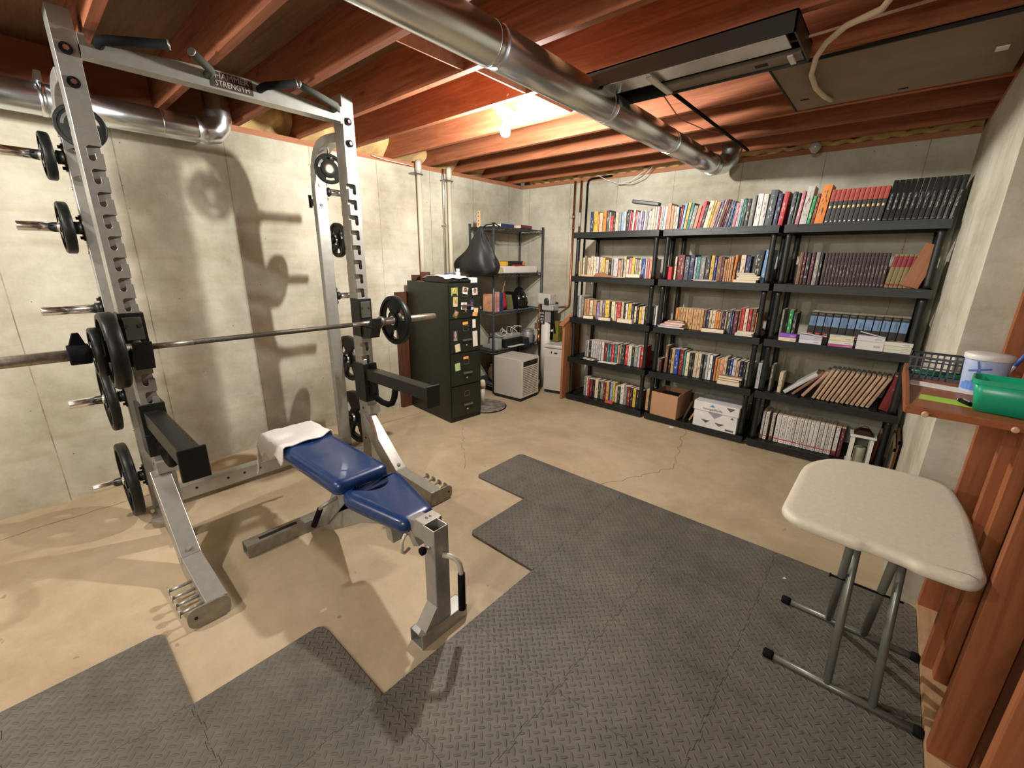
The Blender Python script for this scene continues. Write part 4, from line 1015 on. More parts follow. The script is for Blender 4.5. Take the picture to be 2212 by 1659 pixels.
MB().lathe([(.05,0),(.07,.03),(.085,.10),(.075,.16),(.05,.19),(.058,.21)], n=24).build('vase_body', mat('patterned_brown', (.30,.17,.07), .4, 0, .6, 22, col2=(.06,.03,.02)), t)
solo(MB().box(-.12,.12,-.2,.2,0,.20,bev=.01), 'dark_crate', BLACKM, 'black crate at the far end of the lowest wire shelf', 'crate', W1(-3.55,4.12,4))

# ================================================================== SUMP LID, STAND PIPE, DEHUMIDIFIER
t = thing('sump_cover', 'round mottled grey sump cover on the floor beside the file cabinet', 'sump cover', (-3.12,3.145,0))
MB().lathe([(.225,0),(.225,.010),(.215,.014),(.01,.014)], n=48, smooth=False).build('cover_disc', mat('mottled_grey', (.30,.27,.22), .7, 0, .1, 16, .3, col2=(.045,.04,.03)), t)
MB().lathe([(.236,0),(.236,.005),(.226,.006)], n=48, smooth=False).build('rubber_seal', RUBBER, t)
t = thing('stand_pipe', 'short white plastic pipe with cap rising beside the file cabinet', 'pipe', (-3.145,3.135,.0142))
MB().cyl((0,0,0),(0,0,.20),.024,n=20).build('pipe', PVC, t); MB().lathe([(.031,.195),(.031,.245),(.024,.275),(.010,.285)], n=20).build('cap', PVC, t)
dh = thing('dehumidifier', 'beige metal dehumidifier with slatted front, standing nearest the floor drain', 'dehumidifier', (-2.925,3.515,0), math.radians(4))
MB().box(-.385,-.002,.005,.345,.0,.035).build('base', DARKREC, dh, bev=.004)
MB().box(-.390,0,0,.350,.035,.485).build('case', CREAMP, dh, bev=.006)
b = MB()
for k in range(17):
    z = .058+k*.0205; b.prism([(.003,z),(.011,z-.002),(.011,z+.009),(.003,z+.011)], 'y', .030,.320)
fr = MB().box(-.001,.012,.012,.030,.045,.475).box(-.001,.012,.320,.338,.045,.475).box(-.001,.012,.03,.32,.458,.475).box(-.001,.012,.03,.32,.043,.054)
fr.build('front_frame', mat('pale_beige', (.60,.54,.44), .45), dh, bev=.002)
MB().box(-.001,.002,.03,.32,.05,.47).build('grille_backing', DARKREC, dh)
b.build('louvres', mat('pale_beige', (0,0,0)), dh)
pn = MB().box(.002,.008,.034,.316,.408,.455).build('control_panel', DARKREC, dh)
b = MB()
for y in (.08,.14,.19,.24): b.lathe([(.007,.008),(.007,.014)], (0,y,.43), 'x', 12)
b.build('dial', BLACKM, pn)
# second white unit and the water treatment assembly
d2 = thing('white_appliance', 'white boxy appliance behind the beige dehumidifier, beside the lectern', 'dehumidifier', (-2.985,4.015,0), math.radians(12))
MB().box(.02,.225,.01,.29,0,.035).build('base', DARKREC, d2)
MB().box(0,.235,0,.30,.035,.545).build('case', mat('offwhite_enamel', (.55,.51,.44), .4), d2, bev=.008)
MB().box(.012,.215,-.004,.002,.06,.460).build('front_panel', CREAMP, d2, bev=.003)
MB().box(-.008,.243,-.010,.31,.552,.592).build('lid', mat('offwhite_enamel', (0,0,0)), d2, bev=.012)
MB().box(.09,.10,-.0055,-.003,.49,.515).box(.13,.17,-.0055,-.003,.49,.505).build('control_marks', DARKREC, d2)
wt = thing('water_softener', 'water treatment unit with white control head and brass pipework', 'water softener', (-3.10,4.25,0)); QO = (-3.10,4.25,0)
OW = mat('offwhite_enamel', (0,0,0))
MB().cyl((-3.12,4.24,0),(-3.12,4.24,.94),.075,n=28).build('tank', mat('tank_white', (.62,.60,.52), .5), wt, QO)
MB().box(-3.235,-3.045,4.17,4.30,1.035,1.165).build('control_head', OW, wt, QO, bev=.015)
MB().box(-3.17,-3.00,4.18,4.30,.965,1.035).build('valve_block', mat('pale_grey_cast', (.42,.41,.38), .4), wt, QO, bev=.01)
MB().box(-3.125,-3.055,4.166,4.171,1.035,1.085).lathe([(.032,-.001),(.030,-.012),(.01,-.014)], (-3.09,4.17,1.085), 'y', 20).build('gauge', mat('gauge_dark', (.05,.05,.05), .2), wt, QO)
MB().cyl((-3.235,4.22,.60),(-3.235,4.22,1.02),.014,n=12).cyl((-3.255,4.22,.58),(-3.215,4.22,.58),.016,n=12).cyl((-3.235,4.22,.55),(-3.235,4.22,.66),.020,n=12).build('brass_pipe', COPPER, wt, QO)
MB().cyl((-3.235,4.215,.80),(-3.235,4.215,.84),.022,n=8).cyl((-3.235,4.215,.70),(-3.235,4.215,.73),.022,n=8).box(-3.27,-3.235,4.18,4.19,.72,.80).build('valve', mat('valve_brass', (.35,.20,.10), .4, .7), wt, QO)
lb = MB().box(-3.185,-3.105,4.160,4.163,.800,.955).build('black_label', DARKREC, wt, QO)
for k, s in enumerate(('BE','DEF','FIN','QUI')): text_obj('label_lettering', s, .034, WHITE, lb, frame((-3.145-QO[0],4.159-QO[1],.822+.037*k),(-1,0,0),(0,0,-1)), .0005)
MB().box(-3.10,-3.02,4.165,4.17,.83,.95).build('grey_panel', mat('dull_silver', (0,0,0)), wt, QO)
MB().cyl((-3.02,4.20,.62),(-3.02,4.20,.97),.022,n=14).tube([(-3.02,4.2,.9),(-2.99,4.2,.82),(-2.97,4.2,.70)], .012, 8).build('black_bypass', RUBBER, wt, QO)
MB().box(-3.03,-2.93,4.20,4.30,.60,.84).build('olive_housing', mat('olive_plastic', (.16,.14,.02), .5), wt, QO, bev=.01)
MB().cyl((-3.09,4.23,.70),(-2.92,4.23,.70),.010,n=10).cyl((-3.2,4.23,.82),(-2.96,4.23,.82),.011,n=10).build('cross_pipe', COPPER, wt, QO)
for y, z in ((4.17,.72),(3.95+.09,.60)):
    pass
MB().lathe([(.012,0),(.016,-.006),(.010,-.02)], (-2.99,4.17,.735), 'y', 14).build('pull_knob', WHITE, wt, QO)
# copper and plastic lines on the walls
t = thing('copper_pipe', 'copper pipe on the back wall turning into the white water unit', 'pipe', (-2.965,4.47,0)); 
MB().tube([(0,0,2.42),(0,0,1.06),(-.005,0,1.02),(-.03,-.01,1.0),(-.06,-.05,.995),(-.10,-.16,.995)], .0115, 12).build('pipe', COPPER, t)
MB().cyl((0,0,2.02),(0,0,2.07),.016,n=12).cyl((0,0,1.9),(0,0,1.93),.015,n=12).build('coupling', COPPER, t); MB().box(-.035,.02,-.02,-.012,2.03,2.036).build('strap', CHROME, t)
t = thing('copper_pipe', 'right-hand copper pipe on the back wall, hidden below by the bookcase', 'pipe', (-2.88,4.47,0))
MB().tube([(0,0,2.42),(0,0,.95),(0,0,.3)], .0115, 12).build('pipe', COPPER, t); MB().cyl((0,0,1.93),(0,0,2.08),.014,n=8).build('coupling', mat('old_label', (.5,.47,.42), .6), t)
t = thing('black_pipe', 'thin dark conduit bent over the sill right of the copper pipes', 'pipe', (-2.80,4.47,0))
MB().tube([(.30,-.0,2.43),(.05,0,2.425),(.01,0,2.41),(0,0,2.37),(0,0,.4)], .010, 10).build('conduit', RUBBER, t)
t = thing('plastic_pipe', 'thick cream plastic pipe on the left wall, nearest the power rack', 'pipe', (-3.725,2.845,0))
MB().cyl((0,0,1.0),(0,0,2.38),.024,n=20).build('pipe', PVC, t); MB().lathe([(.030,2.36),(.031,2.40),(.031,2.44),(.026,2.47)], n=20).build('elbow', mat('grey_coupling', (.50,.47,.42), .4), t); MB().box(-.04,.03,-.09,.03,2.335,2.348).build('strap', mat('grey_metal_frame', (0,0,0)), t)
t = thing('plastic_pipe', 'cream plastic pipe on the left wall behind the hanging bag', 'pipe', (-3.725,3.235,0))
MB().cyl((0,0,1.0),(0,0,2.38),.022,n=20).build('pipe', PVC, t); MB().lathe([(.028,2.35),(.029,2.39),(.029,2.43),(.025,2.46)], n=20).build('elbow', PVC, t); MB().box(-.04,.03,-.09,.03,2.325,2.337).build('strap', mat('grey_metal_frame', (0,0,0)), t)
t = thing('metal_conduit', 'thin silver conduit between the two cream pipes', 'conduit', (-3.735,3.165,0))
MB().tube([(0,-.0,1.0),(0,0,2.36),(-.005,0,2.40),(-.015,.01,2.44)], .0105, 12).build('tube', CHROME, t); MB().cyl((0,0,1.88),(0,0,1.91),.016,n=12).box(-.02,.01,-.03,.03,1.89,1.90).build('coupling', CHROME, t)
tag(MB().tube([(-3.745,2.35,2.43),(-3.74,2.50,2.415),(-3.742,2.70,2.413),(-3.745,2.79,2.412)], .004, 6).build('sill_cable', WHITE), 'thin white cable running along the sill near the first cream pipe', 'cable')
# lectern side
t = thing('wooden_lectern', 'narrow orange-brown wooden stand with a sloping top', 'lectern', (-2.66,3.93,0))
MB().prism([(0,0),(.30,0),(.30,.985),(.0,.875)], 'x', -.018, .012).build('side_panel', LECT, t, bev=.002)
MB().prism([(-.030,.872),(-.030,.850),(.31,.985),(.31,1.010)], 'x', -.050, .016).build('sloping_top', LECT, t, bev=.003)

# ================================================================== DUCTS, FIXTURES, CEILING THINGS
dt = thing('main_duct', 'long galvanised round duct crossing under the joists to the back wall', 'duct', (-1.355,4.2,2.345)); DO = (-1.355,4.2,2.345)
segs = [(-3.05,1.44),(1.44,2.32),(2.32,3.20),(3.20,4.10)]
for k, (a, c) in enumerate(segs):
    r = .0775 if k < 2 else .0765
    s_ = MB().lathe([(r,a),(r,c-.05),(r-.0015,c-.03),(r-.0015,c+.01)], (-1.355,0,2.345), 'y', 40).build('duct_section', GALV, dt, DO)
    MB().lathe([(r+.0006,c-.050),(r+.0022,c-.047),(r+.0022,c-.043),(r+.0006,c-.040)], (-1.355,0,2.345), 'y', 40).build('seam_bead', GALV, s_, DO)
MB().box(-1.357,-1.353,-3.05,4.10,2.2665,2.2685,rot=('Y',math.radians(32)),pivot=(-1.355,0,2.345)).build('lock_seam', GALV, dt, DO)
def elbow(c, r, R, a0, a1, plane, n=7):
    pts = []
    for i in range(n+1):
        a = math.radians(a0+(a1-a0)*i/n); pts.append(c+plane[0]*R*math.cos(a)+plane[1]*R*math.sin(a))
    return pts
b = MB().tube([(-1.355,4.10,2.345),(-1.345,4.17,2.345),(-1.31,4.24,2.36),(-1.27,4.27,2.41),(-1.26,4.275,2.47),(-1.26,4.275,2.62)], .079, 32); b.build('elbow', GALV, dt, DO)
MB().lathe([(.080,4.115),(.083,4.12),(.083,4.135),(.080,4.14)], (-1.352,0,2.345), 'y', 32).build('end_band', GALV, dt, DO)
dl = thing('side_duct', 'galvanised round duct running along the top of the left wall', 'duct', (-3.60,1.0,2.33)); LO = (-3.60,1.0,2.33)
for a, c in ((-3.05,.30),(.30,.985)):
    MB().lathe([(.078,a),(.078,c-.02),(.0765,c-.015),(.0765,c+.02)], (-3.60,0,2.33), 'y', 40).build('duct_section', GALV, dl, LO)
MB().lathe([(.080,.80),(.080,.803),(.078,.806)], (-3.60,0,2.33), 'y', 40).build('seam_bead', GALV, dl, LO)
MB().box(-3.69,-3.51,.285,.31,2.40,2.445).lathe([(.0805,.285),(.0805,.31)], (-3.60,0,2.33), 'y', 40).build('hanger_strap', GALV, dl, LO)
MB().tube([(-3.60,.985,2.33),(-3.60,1.03,2.332),(-3.60,1.075,2.345),(-3.60,1.105,2.375),(-3.60,1.12,2.42),(-3.60,1.12,2.64)], .0775, 28, radii=[.078,.081,.082,.081,.078,.074]).build('elbow', GALV, dl, LO)

# bare bulb in its ceramic holder
bl = thing('ceiling_bulb', 'glowing bare bulb in a white ceramic holder on a joist', 'light bulb', (BULB[0],BULB[1],2.446))
CER = mat('white_ceramic', (.75,.73,.68), .3)
MB().box(-.05,.05,-.05,.05,-.004,.012).build('junction_box', GALV, bl)
MB().lathe([(.056,-.004),(.058,-.010),(.055,-.022),(.036,-.030),(.030,-.050),(.020,-.056)], n=32).build('lamp_holder', CER, bl)
em = bpy.data.materials.new('lit_bulb'); em.use_nodes = True; p = em.node_tree.nodes['Principled BSDF']
p.inputs['Emission Color'].default_value = (1,.98,.94,1); p.inputs['Emission Strength'].default_value = BULB_E; p.inputs['Base Color'].default_value = (1,1,1,1)
dz = BULB[2]-2.446
MB().lathe([(.013,dz+.066),(.014,dz+.052),(.020,dz+.032),(.029,dz+.012),(.0315,dz-.004),(.029,dz-.018),(.020,dz-.029),(.008,dz-.0335)], n=24).build('glass_bulb', em, bl)
MB().cyl((0,0,dz+.064),(0,0,-.05),.0135,n=16).build('screw_base', CHROME, bl)
tag(MB().tube([(-2.10,2.20,2.452),(-1.97,2.15,2.449),(-1.9,2.12,2.47)], .003, 6).build('lamp_wire', WHITE), 'short wire beside the ceramic bulb holder', 'wire')
# unlit fluorescent strip fixture
fx = thing('strip_light', 'unlit metal strip light fixture hanging under the joists right of the duct', 'ceiling light', (-.90,2.27,2.40)); XO = (-.90,2.27,2.40)
MB().box(-1.36,-.455,2.10,2.106,2.372,2.444).box(-1.36,-.455,2.425,2.431,2.372,2.444).box(-1.36,-1.354,2.10,2.431,2.372,2.444).box(-.461,-.455,2.10,2.431,2.372,2.444).box(-1.36,-.455,2.10,2.431,2.438,2.444).build('housing', mat('black_enamel', (0,0,0)), fx, XO)
MB().box(-1.345,-.50,2.165,2.300,2.392,2.402).build('reflector', mat('silver_reflector', (.62,.62,.60), .22, .8, .15, 5), fx, XO, bev=.002)
MB().box(-1.08,-.47,2.330,2.420,2.380,2.400).build('ballast_cover', mat('grey_brown_metal', (.20,.16,.12), .5, .2), fx, XO, bev=.002)
MB().box(-1.07,-1.04,2.165,2.42,2.372,2.380).build('cross_strap', WHITE, fx, XO); MB().box(-.52,-.50,2.33,2.42,2.372,2.380).build('cross_strap', WHITE, fx, XO)
MB().box(-.65,-.60,2.355,2.385,2.3785,2.381).build('socket', DARKREC, fx, XO)
t = thing('black_rod', 'long thin black rod running under the joists to the back wall', 'rod', (-1.10,3.2,2.425))
MB().cyl((.0,-.90,.0),(.0,.95,.0),.010,n=10).build('rod', RUBBER, t); MB().box(-.022,.022,-.93,-.80,-.018,.018,bev=.004).build('end_bracket', BLACKM, t)
tag(MB().tube([(-1.13,2.45,2.42),(-1.145,2.8,2.36),(-1.135,3.2,2.385),(-1.12,3.45,2.415)], .003, 6).build('loose_wire', COPPER), 'thin loose wire sagging beside the black rod', 'wire')
t = thing('ceiling_panel', 'large flat grey-brown panel fixed under the joists at the right', 'panel', (-.2,2.95,2.436))
PN = mat('grey_brown_board', (.215,.155,.10), .8, 0, .12, 6)
MB().box(-.445,.43,-.335,.40,0,.0095).build('board', PN, t, bev=.002); MB().box(-.452,-.445,-.345,.41,-.004,.0095).box(-.452,.43,-.345,-.335,-.004,.0095).build('dark_edge', DARKREC, t)
b = MB().box(-.40,-.36,.20,.215,-.003,.0).box(.02,.06,.33,.345,-.003,.0); b.build('tape_mark', DARKREC, t); MB().box(.335,.375,.0,.05,-.003,0).build('paper_label', PAPER, t)
tag(MB().tube([(-.12,1.95,2.41),(-.216,2.202,2.405),(-.324,2.274,2.41),(-.40,2.40,2.415),(-.448,2.525,2.415),(-.49,2.72,2.413),(-.497,2.92,2.413),(-.478,3.10,2.415),(-.462,3.22,2.425)], .0115, 12).build('white_hose', mat('cream_hose', (.60,.49,.33), .5)), 'cream flexible hose curving across the joists at the right', 'hose')
tag(MB().tube([(-.9,2.33,2.442),(-.5,2.35,2.435),(.3,2.30,2.440)], .006, 8).build('ceiling_cable', mat('tan_cable', (.40,.24,.15), .6)), 'tan cable stretched across the joists beside the strip light', 'cable')
tag(MB().tube([(-2.64,4.40,2.44),(-2.52,4.40,2.38),(-2.38,4.41,2.33),(-2.25,4.41,2.32),(-2.12,4.41,2.36),(-2.03,4.42,2.449)], .004, 8).build('white_cable', WHITE), 'white cable hanging in a loop below the sill on the back wall', 'cable')
tag(MB().tube([(-2.42,4.43,2.325),(-2.25,4.42,2.35),(-2.12,4.40,2.41),(-2.08,4.47,2.449)], .004, 8).build('white_cable', WHITE), 'second white cable rising from the hanging loop on the back wall', 'cable')
solo(MB().lathe([(.02,0),(.035,-.01),(.04,-.04),(.02,-.07),(.008,-.075)], n=16), 'clear_cup', mat('cloudy_glass', (.4,.38,.34), .15), 'small cloudy glass cup fixed to the last joist near the back wall', 'cup', (-.66,4.30,2.445))

# ================================================================== PLASTIC BOOKCASES
RX = [(-2.622,-1.700),(-1.660,-.745),(-.712,.205)]
LV = {1:1.83, 2:1.39, 3:.95, 4:.505, 5:.07}
RN = ['left','middle','right']
def shelf_mesh(x0, x1, z, first):
    b = MB(); y0, y1, h = 3.972, 4.465, .058
    # front apron outline with stepped recess, as in the moulding
    b.box(x0,x1,y0+.006,y0+.014,z-h,z-.004); b.box(x0,x1,y1-.008,y1,z-h,z-.002); b.box(x0,x0+.010,y0+.01,y1,z-h,z-.002); b.box(x1-.010,x1,y0+.01,y1,z-h,z-.002)
    w_ = x1-x0; b.box(x0+.0,x0+.085,y0,y0+.02,z-h,z); b.box(x1-.085,x1,y0,y0+.02,z-h,z)
    b.prism([(x0+.085,z-.018),(x0+.085,z-h),(x1-.085,z-h),(x1-.085,z-.018),(x1-.11,z-.030),(x0+w_*.62,z-.030),(x0+w_*.60,z-.018),(x0+w_*.56,z-.018),(x0+w_*.54,z-.040),(x0+w_*.46,z-.040),(x0+w_*.44,z-.018),(x0+w_*.40,z-.018),(x0+w_*.38,z-.030),(x0+.11,z-.030)], 'y', y0+.001, y0+.008)
    b.prism([(x0+.08,z),(x0+.08,z-.010),(x1-.08,z-.010),(x1-.08,z)], 'y', y0+.002, y0+.014)
    # slotted deck
    nb = 9; dx = (w_-.02)/nb
    for k in range(nb+1):
        x = x0+.01+k*dx; b.box(x-.009,x+.009,y0+.012,y1-.004,z-.010,z-.002)
    ny = 17
    for k in range(ny):
        y = y0+.020+k*(y1-y0-.03)/(ny-1); b.box(x0+.008,x1-.008,y-.0085,y+.0085,z-.0102,z-.002)
    return b
for r, (x0, x1) in enumerate(RX):
    t = thing('plastic_bookcase', '%s one of three black plastic five-shelf bookcases against the back wall' % RN[r], 'bookcase', ((x0+x1)/2,4.22,0), 0); O_ = ((x0+x1)/2,4.22,0)
    for l, z in LV.items(): shelf_mesh(x0, x1, z, l==1).build('shelf', PLAST, t, O_)
    for x in (x0+.034, x1-.034):
        for y in (4.020, 4.42):
            b = MB()
            for l in (1,2,3,4):
                b.lathe([(.0235,LV[l+1]-.002),(.021,LV[l+1]+.03),(.0205,LV[l]-.09),(.0235,LV[l]-.058)], (x,y,0), 'z', 16)
            b.cyl((x,y,0),(x,y,.02),.026,n=16)
            b.build('post', PLAST, t, O_)

# ================================================================== BOOKS
PAL = {'k':((.018,.018,.018),'black',(.45,.40,.30)),'n':((.015,.022,.075),'navy',(.45,.45,.42)),'b':((.02,.06,.30),'blue',(.5,.5,.5)),'lb':((.16,.30,.50),'light blue',(.6,.62,.6)),'t':((.03,.20,.19),'teal',(.5,.5,.4)),'g':((.02,.26,.06),'green',(.5,.6,.4)),'dg':((.012,.045,.028),'dark green',(.40,.34,.18)),'y':((.62,.42,.06),'yellow',(.08,.05,.02)),'o':((.62,.20,.03),'orange',(.1,.03,.01)),'s':((.60,.26,.14),'salmon',(.2,.05,.03)),'r':((.42,.025,.03),'red',(.6,.5,.35)),'dr':((.17,.015,.015),'dark red',(.5,.38,.2)),'m':((.09,.018,.025),'maroon',(.45,.25,.18)),'p':((.50,.16,.20),'pink',(.7,.6,.6)),'v':((.20,.14,.30),'mauve',(.6,.6,.6)),'w':((.66,.63,.57),'white',(.15,.06,.05)),'c':((.58,.49,.33),'cream',(.18,.08,.04)),'tn':((.48,.29,.13),'tan',(.15,.05,.02)),'br':((.15,.07,.035),'brown',(.45,.33,.18)),'gr':((.22,.21,.18),'grey',(.55,.5,.42)),'lg':((.46,.45,.43),'pale grey',(.12,.1,.16)),'sl':((.06,.075,.085),'slate',(.5,.5,.45))}
BM = {k: speck_mat('book_'+v[1].replace(' ','_'), v[0], v[2], 90, 1, 26, .22, .86, .5) for k, v in PAL.items()}
SN = {1:'top shelf',2:'second shelf',3:'third shelf',4:'fourth shelf',5:'bottom shelf'}
def upright(x, w_, h_, m, lean, z, y=4.052, dep=None, name='book', rounded=True):
    """book standing with its spine towards the room; origin at the spine's lower right corner"""
    dep = dep or .12+.03*random.random()+(.03 if h_ > .215 else 0)
    w_ = max(w_, .006); c = min(.0035, w_*.3)
    pts = [(-w_, c),(-w_+c*.5,c*.35),(-w_*.5,0),(-c*.5,c*.35),(0,c),(0,dep),(-w_,dep)]
    mb = MB().prism(pts, 'z', 0, h_, capm=1)
    o = mb.build(name, [m, PAGES]); o.location = (x+w_, y+random.uniform(-.004,.004), z-.0005); o.rotation_euler = (0, math.radians(lean), 0)
    return o
def R(name, rk_, lev, s):
    items = [i.split(',') for i in s.split(' ')]; n_ = len(items)
    for k, (x, w_, c, h_, ln) in enumerate(items):
        w_ = int(w_)/1000*math.cos(math.radians(float(ln))); h_ = int(h_)/1000
        o = upright(int(x)/1000, w_, h_, BM[c], float(ln), LV[lev])
        sz = 'tall ' if h_ > .235 else 'short ' if h_ < .16 else 'thick ' if w_ > .033 else 'slim ' if w_ < .017 else ''
        a = PAL[items[k-1][2]][1] if k else None; b_ = PAL[items[k+1][2]][1] if k < n_-1 else None
        mid = ('after the %s one' % a) if a else ('before the %s one' % b_)
        tag(o, '%s%s book %s, %s from left, %s, %s bookcase' % (sz, PAL[c][1], mid, ORD[k], SN[lev], RN[rk_]), 'book', 'books on the %s of the %s bookcase' % (SN[lev], RN[rk_]))
R('T1',0,1,'-2480,36,n,200,0 -2440,46,y,200,0 -2392,14,o,170,0 -2375,35,c,185,0 -2332,37,o,200,0 -2290,21,sl,205,0 -2266,17,gr,185,0 -2246,29,r,150,0 -2214,15,k,165,0 -2195,31,c,175,0 -2161,29,gr,175,0 -2129,22,lb,180,0 -2104,24,w,180,0 -2077,26,k,195,3 -2048,14,p,185,3 -2031,14,r,170,3 -2013,19,w,190,3 -1992,17,r,180,3 -1972,13,lg,170,3 -1957,14,v,165,3 -1940,20,lg,175,2 -1916,16,v,170,2 -1897,14,w,175,2 -1880,22,gr,170,2 -1855,28,lg,170,2 -1824,24,c,185,2 -1798,16,c,200,2 -1778,22,lg,205,2 -1753,12,r,200,2 -1738,14,w,205,2 -1721,15,lg,205,2 -1703,21,w,200,2')
R('T2',1,1,'-1677,35,s,225,0 -1639,23,tn,205,0 -1613,20,c,200,0 -1590,20,w,190,0 -1567,10,n,205,4 -1554,11,r,200,4 -1540,21,lb,215,6 -1517,24,y,220,7 -1490,22,t,215,8 -1465,32,gr,190,9 -1430,28,s,190,9 -1399,26,r,225,10 -1371,22,k,190,10 -1346,34,c,220,10 -1309,16,y,220,11 -1290,33,tn,210,11 -1254,16,v,225,12 -1235,13,c,220,12 -1220,18,m,225,12 -1200,11,dr,225,12 -1187,11,n,215,12 -1173,11,gr,215,11 -1160,9,n,210,10 -1149,9,gr,210,9 -1137,10,b,195,7 -1125,8,t,190,7 -1114,23,p,190,6 -1087,25,lg,215,5 -1059,13,t,220,5 -1044,18,dg,210,3 -1023,27,k,215,2 -992,30,gr,235,2 -953,37,w,245,2 -912,35,w,240,2 -871,49,sl,265,3 -815,31,n,235,3 -780,33,r,245,4')
R('T3',2,1,'-714,26,sl,240,2 -686,17,dg,230,3 -665,24,p,240,4 -635,45,w,270,4 -586,20,g,200,5 -562,19,dr,215,4 -540,56,o,270,4')
R('M1',0,2,'-2539,19,c,190,0 -2480,35,c,190,0 -2441,27,c,200,0 -2411,27,c,200,0 -2380,29,lg,200,0 -2338,34,c,195,0 -2301,25,y,190,0 -2269,35,c,170,0 -2228,18,k,170,0 -2204,24,gr,175,0 -2174,47,lg,185,0 -2121,25,s,165,0 -2092,22,gr,175,0 -2064,23,c,205,0 -2037,25,c,175,0 -2008,26,p,190,0 -1978,29,y,190,0 -1946,14,c,180,0 -1927,22,gr,175,0 -1900,22,c,175,0 -1874,36,b,185,0 -1835,15,c,185,0 -1816,19,p,185,0 -1794,26,s,195,0 -1758,24,lg,180,0')
R('M2',1,2,'-1553,17,c,205,0 -1524,57,dr,220,0 -1462,39,sl,205,0 -1418,38,n,220,0 -1373,17,lg,200,0 -1353,27,t,205,0 -1322,39,gr,200,0 -1280,38,k,215,0 -1236,29,y,215,0 -1202,15,b,205,0 -1183,34,br,205,0 -1147,20,m,200,0 -1123,16,tn,185,0 -1103,13,tn,190,0 -1087,12,s,195,0 -1072,17,tn,205,0 -1051,18,o,220,2 -1022,19,k,160,0 -998,36,c,220,0 -955,34,n,210,0 -911,66,k,255,3 -836,55,lb,260,3')
R('L1',0,3,'-2597,26,gr,230,0 -2561,26,lg,230,0 -2529,29,gr,225,0 -2491,26,tn,200,0 -2462,25,s,200,0 -2425,36,c,190,0 -2383,38,tn,190,0 -2336,32,v,175,0 -2299,26,c,195,0 -2268,22,v,200,0 -2240,49,y,200,0 -2187,15,k,190,0 -2166,40,c,195,0 -2120,16,c,170,0 -2099,41,r,195,0 -2053,27,c,195,0 -2020,18,k,195,0 -1999,20,w,185,0 -1974,35,y,190,0 -1935,21,n,190,0 -1906,22,c,165,0 -1879,19,k,180,0 -1852,24,y,165,0 -1825,29,c,170,0 -1786,16,k,180,0 -1764,14,w,175,0 -1706,16,sl,190,0 -1685,15,w,185,0')
R('L2',1,3,'-1490,19,o,185,0 -1468,21,tn,185,0 -1445,21,tn,185,0 -1421,20,tn,185,0 -1398,20,tn,185,0 -1374,20,tn,185,0 -1351,20,tn,185,0 -1328,20,tn,185,0 -1305,20,tn,185,0 -1283,20,tn,185,0 -1260,23,tn,185,0 -1233,19,br,190,0 -1209,21,n,180,0 -1185,19,c,185,0 -1162,27,c,185,0 -1132,18,o,180,0 -1111,14,tn,175,0 -1094,13,s,175,0 -1077,21,n,190,0 -1052,13,tn,185,0 -1034,32,sl,205,0 -1000,14,n,200,0 -982,30,m,200,0 -946,16,br,220,0 -927,22,r,230,0 -901,25,c,225,0 -871,23,r,225,0 -844,28,br,230,0 -813,34,o,195,0')
R('K1',0,4,'-2451,22,gr,190,0 -2425,18,lg,190,0 -2400,23,k,205,0 -2374,23,lg,205,0 -2347,23,lg,205,0 -2320,23,lg,205,0 -2294,20,lg,205,0 -2271,20,lg,205,0 -2245,27,w,205,0 -2209,32,dr,205,0 -2172,20,t,200,0 -2148,22,sl,200,0 -2120,29,r,205,0 -2087,32,t,205,0 -2050,17,s,195,0 -2029,18,gr,205,0 -2007,35,dg,215,0 -1966,30,r,205,0 -1930,37,w,205,0 -1889,19,dg,200,0 -1865,38,gr,210,0 -1822,21,lg,205,0 -1796,40,r,220,0')
R('K2',1,4,'-1613,17,c,130,0 -1592,20,m,130,0 -1543,28,br,265,0 -1501,16,k,235,0 -1480,26,tn,235,0 -1449,38,b,245,0 -1406,41,dr,245,0 -1361,16,t,235,0 -1340,29,c,225,0 -1306,19,k,230,0 -1284,14,k,230,0 -1265,30,c,230,0 -1231,26,c,230,0 -1201,17,k,230,0 -1179,23,sl,230,0 -1153,20,lg,235,0 -1129,24,w,230,0 -1102,16,n,230,0 -1081,17,o,215,0 -1060,21,tn,205,0 -1036,29,s,205,0 -1004,23,c,235,0 -976,20,k,215,0 -953,17,b,225,0 -932,29,lg,220,0 -899,21,tn,210,0 -873,21,n,220,0 -849,22,k,215,0 -822,16,gr,210,0 -796,24,lg,215,0 -736,30,lg,225,0')
R('J1',0,5,'-2435,24,gr,215,0 -2408,18,w,215,0 -2385,21,r,200,0 -2358,32,m,205,0 -2321,19,k,205,0 -2295,39,c,215,0 -2251,24,dg,200,0 -2223,33,gr,215,0 -2185,29,dr,205,0 -2151,31,tn,215,0 -2103,25,lb,215,0 -2074,26,y,215,0 -2043,25,c,185,0 -2009,21,dg,190,0 -1982,39,w,215,0 -1939,32,gr,205,0 -1901,30,dr,210,0 -1866,24,k,205,0 -1836,32,y,200,0 -1798,23,k,200,0 -1770,25,gr,185,0 -1693,38,tn,220,0')
R('M3',2,2,'-587,24,br,240,0 -560,18,m,240,0 -538,24,k,235,0 -509,22,m,240,0 -481,26,gr,240,0 -452,16,k,235,0')
R('L3',2,3,'-633,16,gr,240,0 -581,27,g,240,0 -549,24,k,220,0')
R('K3',2,4,'-636,17,gr,220,0 -568,27,c,170,0')
